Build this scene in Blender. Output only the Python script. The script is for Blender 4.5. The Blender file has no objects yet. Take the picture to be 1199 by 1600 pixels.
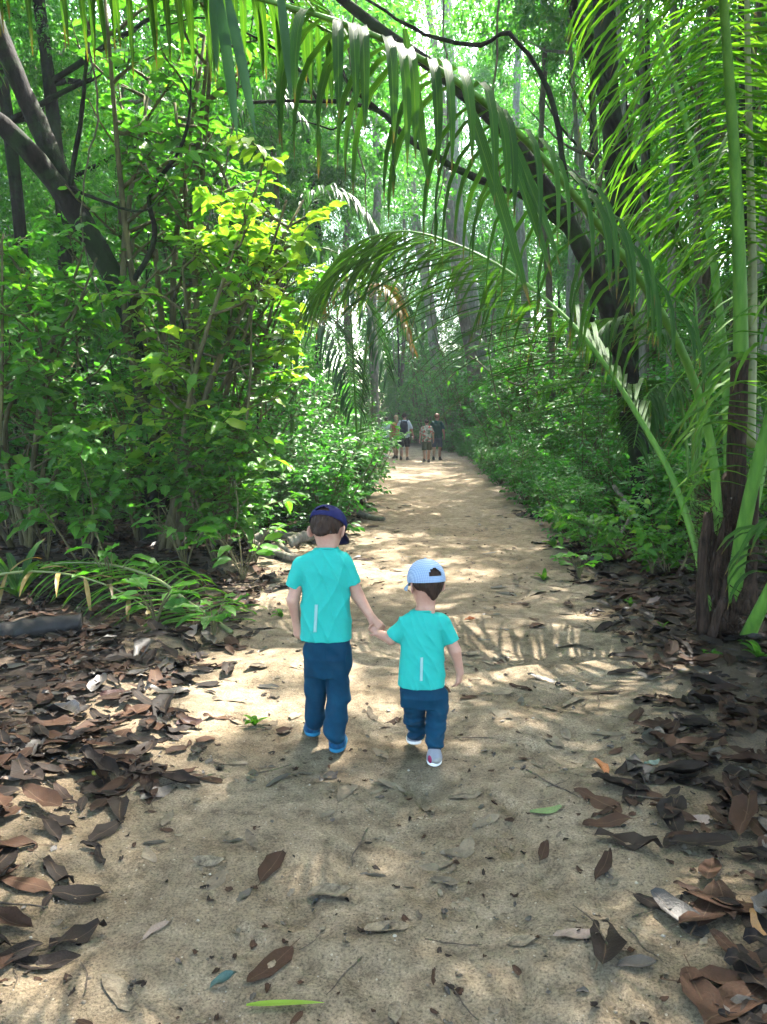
import bpy, math, random
import numpy as np
from mathutils import Vector, Matrix

random.seed(7)
RNG = np.random.default_rng(7)
SC = bpy.context.scene
COL = SC.collection
R_ = math.radians

# ------------------------------------------------------------------ camera
F_PX, W_PX, H_PX, HORIZON = 1230.0, 1199.0, 1600.0, 655.0
CAM_H = 1.5
PITCH = math.atan((H_PX / 2 - HORIZON) / F_PX)
cam_d = bpy.data.cameras.new('camera')
cam = bpy.data.objects.new('camera', cam_d)
COL.objects.link(cam)
cam.location = (0, 0, CAM_H)
cam.rotation_euler = (math.pi / 2 - PITCH, 0, 0)
cam_d.sensor_fit = 'VERTICAL'
cam_d.sensor_height = 36.0
cam_d.lens = 36.0 * F_PX / H_PX
cam_d.clip_start = 0.05
cam_d.clip_end = 2000
SC.camera = cam

# ------------------------------------------------------------------ sky, sun, exposure
SUN_EL, SUN_AZ = 57.0, 24.0          # azimuth clockwise from +Y (ahead of the camera)
SUN_STRENGTH, SKY_STRENGTH, EXPOSURE = 2.2, 0.15, 4.0
HAZE = 0.0011
world = bpy.data.worlds.new('World')
SC.world = world
world.use_nodes = True
wn, wl = world.node_tree.nodes, world.node_tree.links
wn.clear()
sky = wn.new('ShaderNodeTexSky')
sky.sky_type = 'NISHITA'
sky.sun_disc = False
sky.sun_elevation = R_(SUN_EL)
sky.sun_rotation = R_(SUN_AZ)
sky.air_density = 1.0
sky.dust_density = 3.0
sky.ozone_density = 0.0
bg = wn.new('ShaderNodeBackground')
bg.inputs['Strength'].default_value = SKY_STRENGTH
wo = wn.new('ShaderNodeOutputWorld')
wl.new(sky.outputs[0], bg.inputs[0])
wl.new(bg.outputs[0], wo.inputs[0])
SUN_DIR = Vector((math.sin(R_(SUN_AZ)) * math.cos(R_(SUN_EL)), math.cos(R_(SUN_AZ)) * math.cos(R_(SUN_EL)), math.sin(R_(SUN_EL))))
sun_d = bpy.data.lights.new('sun', 'SUN')
sun_d.energy = SUN_STRENGTH
sun_d.angle = R_(0.55)
sun_d.color = (1.0, 0.95, 0.86)
sun = bpy.data.objects.new('sun', sun_d)
COL.objects.link(sun)
sun.rotation_euler = SUN_DIR.to_track_quat('Z', 'Y').to_euler()
sun.location = (0, 0, 40)
SC.view_settings.view_transform = 'Standard'
SC.view_settings.look = 'None'
SC.view_settings.exposure = EXPOSURE
SC.view_settings.gamma = 1
SC.view_settings.use_curve_mapping = False
SC.render.engine = 'CYCLES'
cy = SC.cycles
cy.use_denoising = True
cy.max_bounces = 7
cy.diffuse_bounces = 4
cy.glossy_bounces = 2
cy.transmission_bounces = 4
cy.volume_bounces = 0
cy.transparent_max_bounces = 4
cy.sample_clamp_indirect = 6.0
cy.caustics_reflective = False
cy.caustics_refractive = False

# ------------------------------------------------------------------ helpers
def U(px, py, Y):
    """world point seen at photo pixel (px, py) standing Y metres ahead"""
    a = (px - W_PX / 2) / F_PX
    b = (py - H_PX / 2) / F_PX
    cp, sp = math.cos(PITCH), math.sin(PITCH)
    dy = cp - b * sp
    dz = -sp - b * cp
    t = Y / dy
    return Vector((a * t, Y, CAM_H + dz * t))

def tag(o, label=None, cat=None, group=None, kind=None):
    if label: o['label'] = label
    if cat: o['category'] = cat
    if group: o['group'] = group
    if kind: o['kind'] = kind
    return o

def empty(name, loc=(0, 0, 0), rz=0.0, label=None, cat=None, group=None):
    o = bpy.data.objects.new(name, None)
    COL.objects.link(o)
    o.empty_display_size = 0.2
    o.location = loc
    o.rotation_euler = (0, 0, rz)
    return tag(o, label, cat, group)

def make_mesh(name, V, Fc, rnd=None, uv=None, smooth=True, mats=None, fmat=None):
    V = np.asarray(V, dtype=np.float32)
    me = bpy.data.meshes.new(name)
    if isinstance(Fc, np.ndarray):
        nF, k = Fc.shape
        me.vertices.add(len(V)); me.vertices.foreach_set('co', V.ravel())
        me.loops.add(nF * k); me.loops.foreach_set('vertex_index', Fc.astype(np.int32).ravel())
        me.polygons.add(nF)
        me.polygons.foreach_set('loop_start', np.arange(0, nF * k, k, dtype=np.int32))
        me.polygons.foreach_set('loop_total', np.full(nF, k, dtype=np.int32))
    else:
        me.from_pydata([tuple(v) for v in V.tolist()], [], [tuple(f) for f in Fc])
    me.update(calc_edges=True)
    if smooth:
        me.polygons.foreach_set('use_smooth', np.ones(len(me.polygons), dtype=bool))
    if rnd is not None:
        a = me.attributes.new('rnd', 'FLOAT', 'POINT')
        a.data.foreach_set('value', np.asarray(rnd, dtype=np.float32))
    if uv is not None:
        ul = me.uv_layers.new(name='UVMap')
        idx = np.empty(len(me.loops), dtype=np.int32)
        me.loops.foreach_get('vertex_index', idx)
        ul.data.foreach_set('uv', np.asarray(uv, dtype=np.float32)[idx].ravel())
    for m in (mats or []):
        me.materials.append(m)
    if fmat is not None:
        me.polygons.foreach_set('material_index', np.asarray(fmat, dtype=np.int32))
    return me

def obj(name, me, parent=None, mat=None, loc=None, rot=None, scale=None, kind=None):
    o = bpy.data.objects.new(name, me)
    COL.objects.link(o)
    if parent: o.parent = parent
    if mat and not me.materials: me.materials.append(mat)
    if loc is not None: o.location = loc
    if rot is not None: o.rotation_euler = rot
    if scale is not None: o.scale = (scale,) * 3 if isinstance(scale, (int, float)) else scale
    if kind: o['kind'] = kind
    return o

def copy_tree(root, **kw):
    r = root.copy(); COL.objects.link(r)
    for ch in root.children:
        c = ch.copy(); COL.objects.link(c); c.parent = r
        for g in ch.children:
            d = g.copy(); COL.objects.link(d); d.parent = c
    for k, v in kw.items():
        if v is not None: r[k] = v
    return r

# value noise -------------------------------------------------------
def _hash(ix, iy, iz, seed):
    h = (ix.astype(np.int64) * 374761393 + iy.astype(np.int64) * 668265263 + iz.astype(np.int64) * 2147483647 + seed * 974634777) & 0xffffffff
    h = ((h ^ (h >> 13)) * 1274126177) & 0xffffffff
    h = h ^ (h >> 16)
    return (h & 0xffff).astype(np.float32) / 65535.0

def vnoise(x, y, z=0.0, seed=0):
    x, y, z = np.broadcast_arrays(np.asarray(x, float), np.asarray(y, float), np.asarray(z, float))
    x0, y0, z0 = np.floor(x), np.floor(y), np.floor(z)
    fx, fy, fz = x - x0, y - y0, z - z0
    fx, fy, fz = fx * fx * (3 - 2 * fx), fy * fy * (3 - 2 * fy), fz * fz * (3 - 2 * fz)
    r = 0
    for dz in (0, 1):
        if dz == 1 and not fz.any(): continue
        wz = fz if dz else 1 - fz
        for dy in (0, 1):
            wy = fy if dy else 1 - fy
            for dx in (0, 1):
                wx = fx if dx else 1 - fx
                r = r + _hash(x0 + dx, y0 + dy, z0 + dz, seed) * wx * wy * wz
    return r * 2 - 1

def fbm(x, y, z=0.0, seed=0, octv=3):
    r, a, s = 0, 1.0, 1.0
    for i in range(octv):
        r = r + a * vnoise(np.asarray(x) * s, np.asarray(y) * s, np.asarray(z) * s, seed + i * 17)
        a *= 0.5; s *= 2.03
    return r

# the path and the lie of the land -------------------------------------
PY = [-20, 0, 3, 4.5, 6, 8, 10, 12.7, 20, 28, 34, 42, 50, 70]
PL = [-1.5, -0.95, -0.9, -0.95, -1.0, -0.95, -0.6, -0.2, 0.15, 0.35, 0.0, -2.6, -8, -30]
PR = [1.2, 0.8, 0.95, 1.3, 1.6, 1.8, 2.05, 2.25, 2.5, 3.0, 2.9, 1.2, -2, -22]
def edge_l(y): return np.interp(y, PY, PL)
def edge_r(y): return np.interp(y, PY, PR)
def off_path(x, y):
    """metres outside the path (negative on it), with a ragged edge"""
    x = np.asarray(x, float); y = np.asarray(y, float)
    d = np.maximum(edge_l(y) - x, x - edge_r(y))
    return d + 0.28 * fbm(x * 0.9, y * 0.9, seed=3)
def ground_z(x, y):
    x = np.asarray(x, float); y = np.asarray(y, float)
    d = off_path(x, y)
    m = 1 / (1 + np.exp(-d * 4))
    z = 0.022 * fbm(x * 0.8, y * 0.8, seed=11) + 0.05 * m
    z = z + (0.012 + 0.014 * m) * fbm(x * 3.5, y * 3.5, seed=21, octv=2)
    z = z + 0.0075 * fbm(x * 10, y * 10, seed=31, octv=2) * (1 - 0.3 * m)
    far = np.clip((np.abs(x - 1) - 6) / 12, 0, 1)
    z = z + 0.25 * far * fbm(x * 0.2, y * 0.2, seed=41)
    shore = np.clip((-x - 19) / 7, 0, 1)
    z = z - 1.3 * shore
    return z
def ground_axes():
    ys = [-40, -25, -15, -9, -5, -3, -1.5, -0.5, 0.2]
    y = 0.7
    while y < 120:
        ys.append(y); y += max(0.018, y * 0.0086)
    ys += [150, 200, 300, 500]
    def xs_side(s):
        out, x, st = [], 0.0, 0.018
        while x < 150:
            x += st
            if x > 1.5: st *= 1.027
            out.append(s * x)
        return out + [s * 300, s * 500]
    return np.array(sorted(xs_side(-1)) + [0.0] + xs_side(1)) + 0.2, np.array(ys)
GXS, GYS = ground_axes()
GXG, GYG = np.meshgrid(GXS, GYS)
GZG = ground_z(GXG.ravel(), GYG.ravel()).reshape(GXG.shape)
def footprints():
    q = np.random.default_rng(12)
    for i in range(210):
        y = 1.3 + q.random() ** 1.2 * 12
        x = q.uniform(edge_l(y) + 0.1, edge_r(y) - 0.1)
        L = q.uniform(0.16, 0.27); w = L * 0.36; a = q.normal(0, 0.35) + (math.pi if q.random() < .5 else 0); dp = q.uniform(0.005, 0.013)
        i0, i1 = np.searchsorted(GXS, [x - L, x + L]); j0, j1 = np.searchsorted(GYS, [y - L, y + L])
        X, Y = GXG[j0:j1, i0:i1] - x, GYG[j0:j1, i0:i1] - y
        u = X * math.cos(a) + Y * math.sin(a); v = -X * math.sin(a) + Y * math.cos(a)
        ww = w / 2 * (1 + 0.35 * np.sin(v / L * 4.5))
        r = np.sqrt((u / ww) ** 2 + (v / (L / 2)) ** 2)
        GZG[j0:j1, i0:i1] += dp * (-1 / (1 + np.exp((r - 1) * 9)) + 0.55 * np.exp(-((r - 1.25) / 0.22) ** 2))
footprints()
def gza(x, y):
    x = np.asarray(x, float); y = np.asarray(y, float)
    i = np.clip(np.searchsorted(GXS, x) - 1, 0, len(GXS) - 2); j = np.clip(np.searchsorted(GYS, y) - 1, 0, len(GYS) - 2)
    u = (x - GXS[i]) / (GXS[i + 1] - GXS[i]); v = (y - GYS[j]) / (GYS[j + 1] - GYS[j])
    return (GZG[j, i] * (1 - u) + GZG[j, i + 1] * u) * (1 - v) + (GZG[j + 1, i] * (1 - u) + GZG[j + 1, i + 1] * u) * v
def gz(x, y): return float(gza(x, y))
def G(px, py):
    """ground point under a photo pixel"""
    lo, hi = 0.4, 400.0
    for _ in range(50):
        m = (lo + hi) / 2
        if U(px, py, m).z > 0.02: lo = m
        else: hi = m
    p = U(px, py, lo)
    return Vector((p.x, p.y, gz(p.x, p.y)))

# ------------------------------------------------------------------ materials
def new_mat(name):
    m = bpy.data.materials.new(name)
    m.use_nodes = True
    nt = m.node_tree
    nt.nodes.clear()
    out = nt.nodes.new('ShaderNodeOutputMaterial')
    return m, nt, out

def N(nt, typ, **kw):
    n = nt.nodes.new(typ)
    for k, v in kw.items():
        if k in n.inputs: n.inputs[k].default_value = v
        else: setattr(n, k, v)
    return n

def ramp(nt, fac, stops):
    r = nt.nodes.new('ShaderNodeValToRGB')
    el = r.color_ramp.elements
    while len(el) > 1: el.remove(el[-1])
    el[0].position = stops[0][0]; el[0].color = (*stops[0][1], 1)
    for p, c in stops[1:]:
        e = el.new(p); e.color = (*c, 1)
    nt.links.new(fac, r.inputs[0])
    return r

def mathn(nt, op, a, b=None, clamp=False):
    n = nt.nodes.new('ShaderNodeMath'); n.operation = op; n.use_clamp = clamp
    for i, v in enumerate((a, b)):
        if v is None: continue
        if isinstance(v, (int, float)): n.inputs[i].default_value = v
        else: nt.links.new(v, n.inputs[i])
    return n.outputs[0]

def mixc(nt, fac, a, b):
    n = nt.nodes.new('ShaderNodeMix'); n.data_type = 'RGBA'
    if isinstance(fac, (int, float)): n.inputs[0].default_value = fac
    else: nt.links.new(fac, n.inputs[0])
    for i, v in ((6, a), (7, b)):
        if isinstance(v, tuple): n.inputs[i].default_value = (*v, 1)
        else: nt.links.new(v, n.inputs[i])
    return n.outputs[2]

def leaf_mat(name, stops, trans=0.42, rough=0.38, spec=0.5, tint=(1.35, 1.65, 0.75), veins=0.0, ribs=0.0):
    """living leaf: glossy skin over a translucent blade; each leaf picks its own green"""
    m, nt, out = new_mat(name)
    at = N(nt, 'ShaderNodeAttribute', attribute_name='rnd')
    oi = N(nt, 'ShaderNodeObjectInfo')
    f = mathn(nt, 'FRACT', mathn(nt, 'ADD', at.outputs['Fac'], mathn(nt, 'MULTIPLY', oi.outputs['Random'], 0.999)))
    f2 = mathn(nt, 'ADD', mathn(nt, 'MULTIPLY', f, 0.75), mathn(nt, 'MULTIPLY', oi.outputs['Random'], 0.25))
    r = ramp(nt, f2, stops)
    colr = r.outputs[0]
    tc = N(nt, 'ShaderNodeTexCoord')
    nz = N(nt, 'ShaderNodeTexNoise', Scale=9.0, Detail=3.0)
    nt.links.new(tc.outputs['Object'], nz.inputs['Vector'])
    colr = mixc(nt, mathn(nt, 'MULTIPLY', nz.outputs[0], 0.5), colr, mixc(nt, 0.5, colr, (0.03, 0.06, 0.01)))
    norm = None
    if veins:
        uvn = N(nt, 'ShaderNodeUVMap'); uvn.uv_map = 'UVMap'
        sx = N(nt, 'ShaderNodeSeparateXYZ'); nt.links.new(uvn.outputs[0], sx.inputs[0])
        au = mathn(nt, 'ABSOLUTE', sx.outputs[0])
        rib = mathn(nt, 'LESS_THAN', au, 0.07)
        ph = mathn(nt, 'SUBTRACT', mathn(nt, 'MULTIPLY', sx.outputs[1], 52.0), mathn(nt, 'MULTIPLY', au, 9.0))
        vein = mathn(nt, 'POWER', mathn(nt, 'ABSOLUTE', mathn(nt, 'SINE', ph)), 0.5)
        lines = mathn(nt, 'SUBTRACT', 1.0, vein)
        k = mathn(nt, 'MAXIMUM', mathn(nt, 'MULTIPLY', rib, 0.8), mathn(nt, 'MULTIPLY', lines, 0.6))
        colr = mixc(nt, mathn(nt, 'MULTIPLY', k, veins), colr, (0.22, 0.32, 0.06))
        bp = N(nt, 'ShaderNodeBump', Strength=0.5, Distance=0.004)
        nt.links.new(mathn(nt, 'SUBTRACT', vein, rib), bp.inputs['Height'])
        norm = bp.outputs[0]
    if ribs:
        uvn = N(nt, 'ShaderNodeUVMap'); uvn.uv_map = 'UVMap'
        sx = N(nt, 'ShaderNodeSeparateXYZ'); nt.links.new(uvn.outputs[0], sx.inputs[0])
        st = mathn(nt, 'ABSOLUTE', mathn(nt, 'SINE', mathn(nt, 'MULTIPLY', sx.outputs[0], 13.0)))
        mid_ = mathn(nt, 'LESS_THAN', mathn(nt, 'ABSOLUTE', sx.outputs[0]), 0.09)
        colr = mixc(nt, mathn(nt, 'MULTIPLY', mathn(nt, 'ADD', mathn(nt, 'MULTIPLY', mathn(nt, 'SUBTRACT', 1.0, st), 0.5), mid_, True), ribs), colr, (0.12, 0.20, 0.04))
        nb_ = N(nt, 'ShaderNodeTexNoise', Scale=7.0, Detail=5.0, Roughness=0.7); nt.links.new(tc.outputs['Object'], nb_.inputs['Vector'])
        br = mathn(nt, 'ADD', mathn(nt, 'MULTIPLY', mathn(nt, 'POWER', sx.outputs[1], 6.0), 0.55), mathn(nt, 'MULTIPLY', nb_.outputs[0], 0.75))
        colr = mixc(nt, ramp(nt, br, [(0.66, (0, 0, 0)), (0.86, (1, 1, 1))]).outputs[0], colr, (0.13, 0.085, 0.03))
        bp = N(nt, 'ShaderNodeBump', Strength=0.6, Distance=0.003)
        nt.links.new(st, bp.inputs['Height']); norm = bp.outputs[0]
    p = N(nt, 'ShaderNodeBsdfPrincipled', Roughness=rough)
    p.inputs['Specular IOR Level'].default_value = spec
    nt.links.new(colr, p.inputs['Base Color'])
    t = N(nt, 'ShaderNodeBsdfTranslucent')
    v = N(nt, 'ShaderNodeVectorMath'); v.operation = 'MULTIPLY'; v.inputs[1].default_value = tint
    nt.links.new(colr, v.inputs[0]); nt.links.new(v.outputs[0], t.inputs[0])
    if norm: nt.links.new(norm, p.inputs['Normal'])
    mx = N(nt, 'ShaderNodeMixShader'); mx.inputs[0].default_value = trans
    nt.links.new(p.outputs[0], mx.inputs[1]); nt.links.new(t.outputs[0], mx.inputs[2])
    nt.links.new(mx.outputs[0], out.inputs[0])
    return m

def solid(name, colr, rough=0.7, spec=0.4, var=0.25, scale=8.0, bump=0.0, bscale=40.0, colr2=None, coords='Object', sheen=0.0, stretch=None, detail=4.0, bdist=0.004):
    m, nt, out = new_mat(name)
    tc = N(nt, 'ShaderNodeTexCoord')
    vec = tc.outputs[coords]
    if stretch:
        mp = N(nt, 'ShaderNodeMapping'); mp.inputs['Scale'].default_value = stretch
        nt.links.new(vec, mp.inputs[0]); vec = mp.outputs[0]
    nz = N(nt, 'ShaderNodeTexNoise', Scale=scale, Detail=detail, Roughness=0.6)
    nt.links.new(vec, nz.inputs['Vector'])
    c2 = colr2 or tuple(c * (1 - var * 2) for c in colr)
    r = ramp(nt, nz.outputs[0], [(0.32, c2), (0.68, colr)])
    p = N(nt, 'ShaderNodeBsdfPrincipled', Roughness=rough)
    p.inputs['Specular IOR Level'].default_value = spec
    if sheen: p.inputs['Sheen Weight'].default_value = sheen
    nt.links.new(r.outputs[0], p.inputs['Base Color'])
    if bump:
        nb = N(nt, 'ShaderNodeTexNoise', Scale=bscale, Detail=5.0)
        nt.links.new(vec, nb.inputs['Vector'])
        b = N(nt, 'ShaderNodeBump', Strength=bump, Distance=bdist)
        nt.links.new(nb.outputs[0], b.inputs['Height']); nt.links.new(b.outputs[0], p.inputs['Normal'])
    nt.links.new(p.outputs[0], out.inputs[0])
    return m

def bark_mat(name, base, dark, moss=None, moss_amt=0.5):
    m, nt, out = new_mat(name)
    tc = N(nt, 'ShaderNodeTexCoord')
    mp = N(nt, 'ShaderNodeMapping'); mp.inputs['Scale'].default_value = (1, 1, 0.3)
    nt.links.new(tc.outputs['Object'], mp.inputs[0])
    nz = N(nt, 'ShaderNodeTexNoise', Scale=14.0, Detail=8.0, Roughness=0.65)
    nt.links.new(mp.outputs[0], nz.inputs['Vector'])
    r = ramp(nt, nz.outputs[0], [(0.35, dark), (0.62, base), (0.75, tuple(min(1, c * 1.5) for c in base))])
    c = r.outputs[0]
    if moss:
        n2 = N(nt, 'ShaderNodeTexNoise', Scale=3.0, Detail=6.0, Roughness=0.7)
        nt.links.new(tc.outputs['Object'], n2.inputs['Vector'])
        f = ramp(nt, n2.outputs[0], [(0.62 - moss_amt * 0.3, (0, 0, 0)), (0.72 - moss_amt * 0.3, (1, 1, 1))])
        c = mixc(nt, f.outputs[0], c, moss)
    p = N(nt, 'ShaderNodeBsdfPrincipled', Roughness=0.85)
    p.inputs['Specular IOR Level'].default_value = 0.12
    nt.links.new(c, p.inputs['Base Color'])
    b = N(nt, 'ShaderNodeBump', Strength=0.9, Distance=0.03)
    nt.links.new(nz.outputs[0], b.inputs['Height']); nt.links.new(b.outputs[0], p.inputs['Normal'])
    nt.links.new(p.outputs[0], out.inputs[0])
    return m

M = {}
M['shrub'] = leaf_mat('shrub_leaf', [(0.0, (0.028, 0.125, 0.012)), (0.45, (0.045, 0.190, 0.014)), (0.8, (0.080, 0.25, 0.016)), (1.0, (0.18, 0.33, 0.02))], trans=0.5, rough=0.40, spec=0.4, veins=0.5)
M['shrub_far'] = leaf_mat('thicket_leaf', [(0.0, (0.025, 0.120, 0.020)), (0.5, (0.042, 0.175, 0.022)), (0.9, (0.072, 0.235, 0.024)), (1.0, (0.17, 0.28, 0.02))], trans=0.5, rough=0.42, spec=0.35)
M['yellow'] = leaf_mat('sun_tinted_leaf', [(0.0, (0.070, 0.23, 0.018)), (0.45, (0.16, 0.34, 0.022)), (1.0, (0.34, 0.48, 0.045))], trans=0.5, rough=0.34, tint=(1.5, 1.55, 0.7), veins=0.4)  # sunlight on the left shrub partly put into this yellower, brighter leaf colour
M['tree'] = leaf_mat('tree_leaf', [(0.0, (0.028, 0.120, 0.020)), (0.5, (0.048, 0.180, 0.022)), (0.92, (0.090, 0.25, 0.024)), (1.0, (0.24, 0.28, 0.03))], trans=0.52, rough=0.45, spec=0.35)
M['palm'] = leaf_mat('palm_leaf', [(0.0, (0.010, 0.044, 0.012)), (0.5, (0.018, 0.070, 0.014)), (1.0, (0.036, 0.110, 0.015))], trans=0.38, rough=0.45, spec=0.13, ribs=0.5, tint=(1.3, 1.4, 0.4))  # shade on the near frond darkened into this green
M['palm_light'] = leaf_mat('backlit_palm_leaf', [(0.0, (0.032, 0.12, 0.016)), (0.6, (0.065, 0.19, 0.018)), (1.0, (0.12, 0.26, 0.02))], trans=0.5, rough=0.45, spec=0.15, tint=(1.3, 1.4, 0.4), ribs=0.4)  # brighter copy of the palm leaf, backlight on the fronds put into the colour
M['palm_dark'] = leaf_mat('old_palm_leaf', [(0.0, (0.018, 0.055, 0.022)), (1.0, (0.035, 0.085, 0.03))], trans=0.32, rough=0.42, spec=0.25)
M['palm_dead'] = leaf_mat('dry_palm_leaf', [(0.0, (0.10, 0.07, 0.03)), (0.5, (0.20, 0.13, 0.03)), (1.0, (0.34, 0.22, 0.05))], trans=0.3, rough=0.5, tint=(1.2, 1.0, 0.5))
M['stalk'] = solid('palm_stalk', (0.10, 0.21, 0.03), rough=0.5, spec=0.15, colr2=(0.05, 0.13, 0.02), scale=3, stretch=(6, 6, 0.8), bump=0.1)
M['stalk_old'] = solid('old_palm_stalk', (0.17, 0.20, 0.06), rough=0.45, colr2=(0.08, 0.09, 0.03), scale=5, bump=0.2)
M['husk'] = solid('palm_husk', (0.060, 0.038, 0.027), rough=0.9, spec=0.08, colr2=(0.010, 0.007, 0.005), scale=8, stretch=(7, 7, 0.7), bump=1.0, bscale=14, bdist=0.02)
M['bark_dark'] = bark_mat('dark_mossy_bark', (0.017, 0.013, 0.011), (0.005, 0.004, 0.0035), (0.016, 0.028, 0.010), 0.45)
M['bark_grey'] = bark_mat('grey_bark', (0.22, 0.20, 0.17), (0.10, 0.09, 0.075), (0.10, 0.13, 0.07), 0.35)
M['bark_brown'] = bark_mat('brown_bark', (0.13, 0.10, 0.075), (0.045, 0.035, 0.028), (0.07, 0.10, 0.04), 0.4)
M['stem'] = bark_mat('shrub_stem', (0.12, 0.11, 0.05), (0.05, 0.045, 0.025))
M['log'] = bark_mat('log_bark', (0.21, 0.19, 0.15), (0.07, 0.06, 0.05), (0.09, 0.10, 0.05), 0.3)
M['wet_wood'] = solid('wet_dark_wood', (0.018, 0.016, 0.015), spec=0.2, rough=0.5, colr2=(0.008, 0.007, 0.007), scale=7, bump=0.7, bscale=20, bdist=0.01)

def dead_leaf_mat(name, a, b, rough, spec, sand=0.0):
    m, nt, out = new_mat(name)
    at = N(nt, 'ShaderNodeAttribute', attribute_name='rnd')
    oi = N(nt, 'ShaderNodeObjectInfo')
    f = mathn(nt, 'FRACT', mathn(nt, 'ADD', at.outputs['Fac'], oi.outputs['Random']))
    r = ramp(nt, f, [(0.0, a), (1.0, b)])
    tc = N(nt, 'ShaderNodeTexCoord')
    nz = N(nt, 'ShaderNodeTexNoise', Scale=22.0, Detail=5.0, Roughness=0.65)
    nt.links.new(tc.outputs['Object'], nz.inputs['Vector'])
    c = mixc(nt, nz.outputs[0], r.outputs[0], mixc(nt, 0.85, r.outputs[0], (0.010, 0.008, 0.007)))
    uvn = N(nt, 'ShaderNodeUVMap'); uvn.uv_map = 'UVMap'
    sx = N(nt, 'ShaderNodeSeparateXYZ'); nt.links.new(uvn.outputs[0], sx.inputs[0])
    au = mathn(nt, 'ABSOLUTE', sx.outputs[0])
    rib = mathn(nt, 'LESS_THAN', au, 0.05)
    ph = mathn(nt, 'SUBTRACT', mathn(nt, 'MULTIPLY', sx.outputs[1], 46.0), mathn(nt, 'MULTIPLY', au, 10.0))
    vein = mathn(nt, 'POWER', mathn(nt, 'ABSOLUTE', mathn(nt, 'SINE', ph)), 0.5)
    c = mixc(nt, mathn(nt, 'MULTIPLY', rib, 0.35), c, (0.12, 0.08, 0.05))
    if sand:
        n3 = N(nt, 'ShaderNodeTexNoise', Scale=5.0, Detail=9.0, Roughness=0.75)
        nt.links.new(tc.outputs['Object'], n3.inputs['Vector'])
        fr = ramp(nt, n3.outputs[0], [(0.58 - sand * 0.35, (0, 0, 0)), (0.82 - sand * 0.35, (0.8, 0.8, 0.8))])
        c = mixc(nt, fr.outputs[0], c, (0.22, 0.18, 0.125))
    p = N(nt, 'ShaderNodeBsdfPrincipled', Roughness=rough)
    p.inputs['Specular IOR Level'].default_value = spec
    nt.links.new(c, p.inputs['Base Color'])
    b_ = N(nt, 'ShaderNodeBump', Strength=0.5, Distance=0.004)
    nt.links.new(mathn(nt, 'ADD', mathn(nt, 'MULTIPLY', vein, 0.12), mathn(nt, 'MULTIPLY', nz.outputs[0], 1.6)), b_.inputs['Height']); nt.links.new(b_.outputs[0], p.inputs['Normal'])
    nt.links.new(p.outputs[0], out.inputs[0])
    return m
DL = {
    'black':  dead_leaf_mat('wet_black_leaf', (0.0074, 0.0056, 0.0050), (0.0248, 0.0174, 0.0136), 0.58, 0.06),
    'brown':  dead_leaf_mat('brown_leaf', (0.0248, 0.0124, 0.0074), (0.0744, 0.0372, 0.0211), 0.62, 0.06),
    'red':    dead_leaf_mat('dark_red_leaf', (0.0341, 0.0087, 0.0062), (0.0806, 0.0174, 0.0124), 0.42, 0.25),
    'pale':   dead_leaf_mat('pale_pinkish_leaf', (0.1920, 0.1200, 0.0960), (0.2880, 0.2080, 0.1600), 0.45, 0.5),
    'grey':   dead_leaf_mat('grey_leaf', (0.0248, 0.0211, 0.0186), (0.0558, 0.0484, 0.0422), 0.40, 0.30),
    'sandy':  dead_leaf_mat('sand_coated_leaf', (0.0440, 0.0336, 0.0240), (0.0960, 0.0736, 0.0512), 0.75, 0.08, 0.6),
    'orange': dead_leaf_mat('orange_leaf', (0.50, 0.12, 0.02), (0.60, 0.20, 0.05), 0.45, 0.4),
    'amber':  dead_leaf_mat('amber_leaf', (0.34, 0.15, 0.03), (0.40, 0.20, 0.05), 0.45, 0.4),
    'green':  dead_leaf_mat('fallen_green_leaf', (0.10, 0.19, 0.04), (0.13, 0.22, 0.06), 0.5, 0.4),
    'teal':   dead_leaf_mat('teal_leaf', (0.03, 0.10, 0.075), (0.04, 0.12, 0.09), 0.4, 0.5),
}

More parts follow.
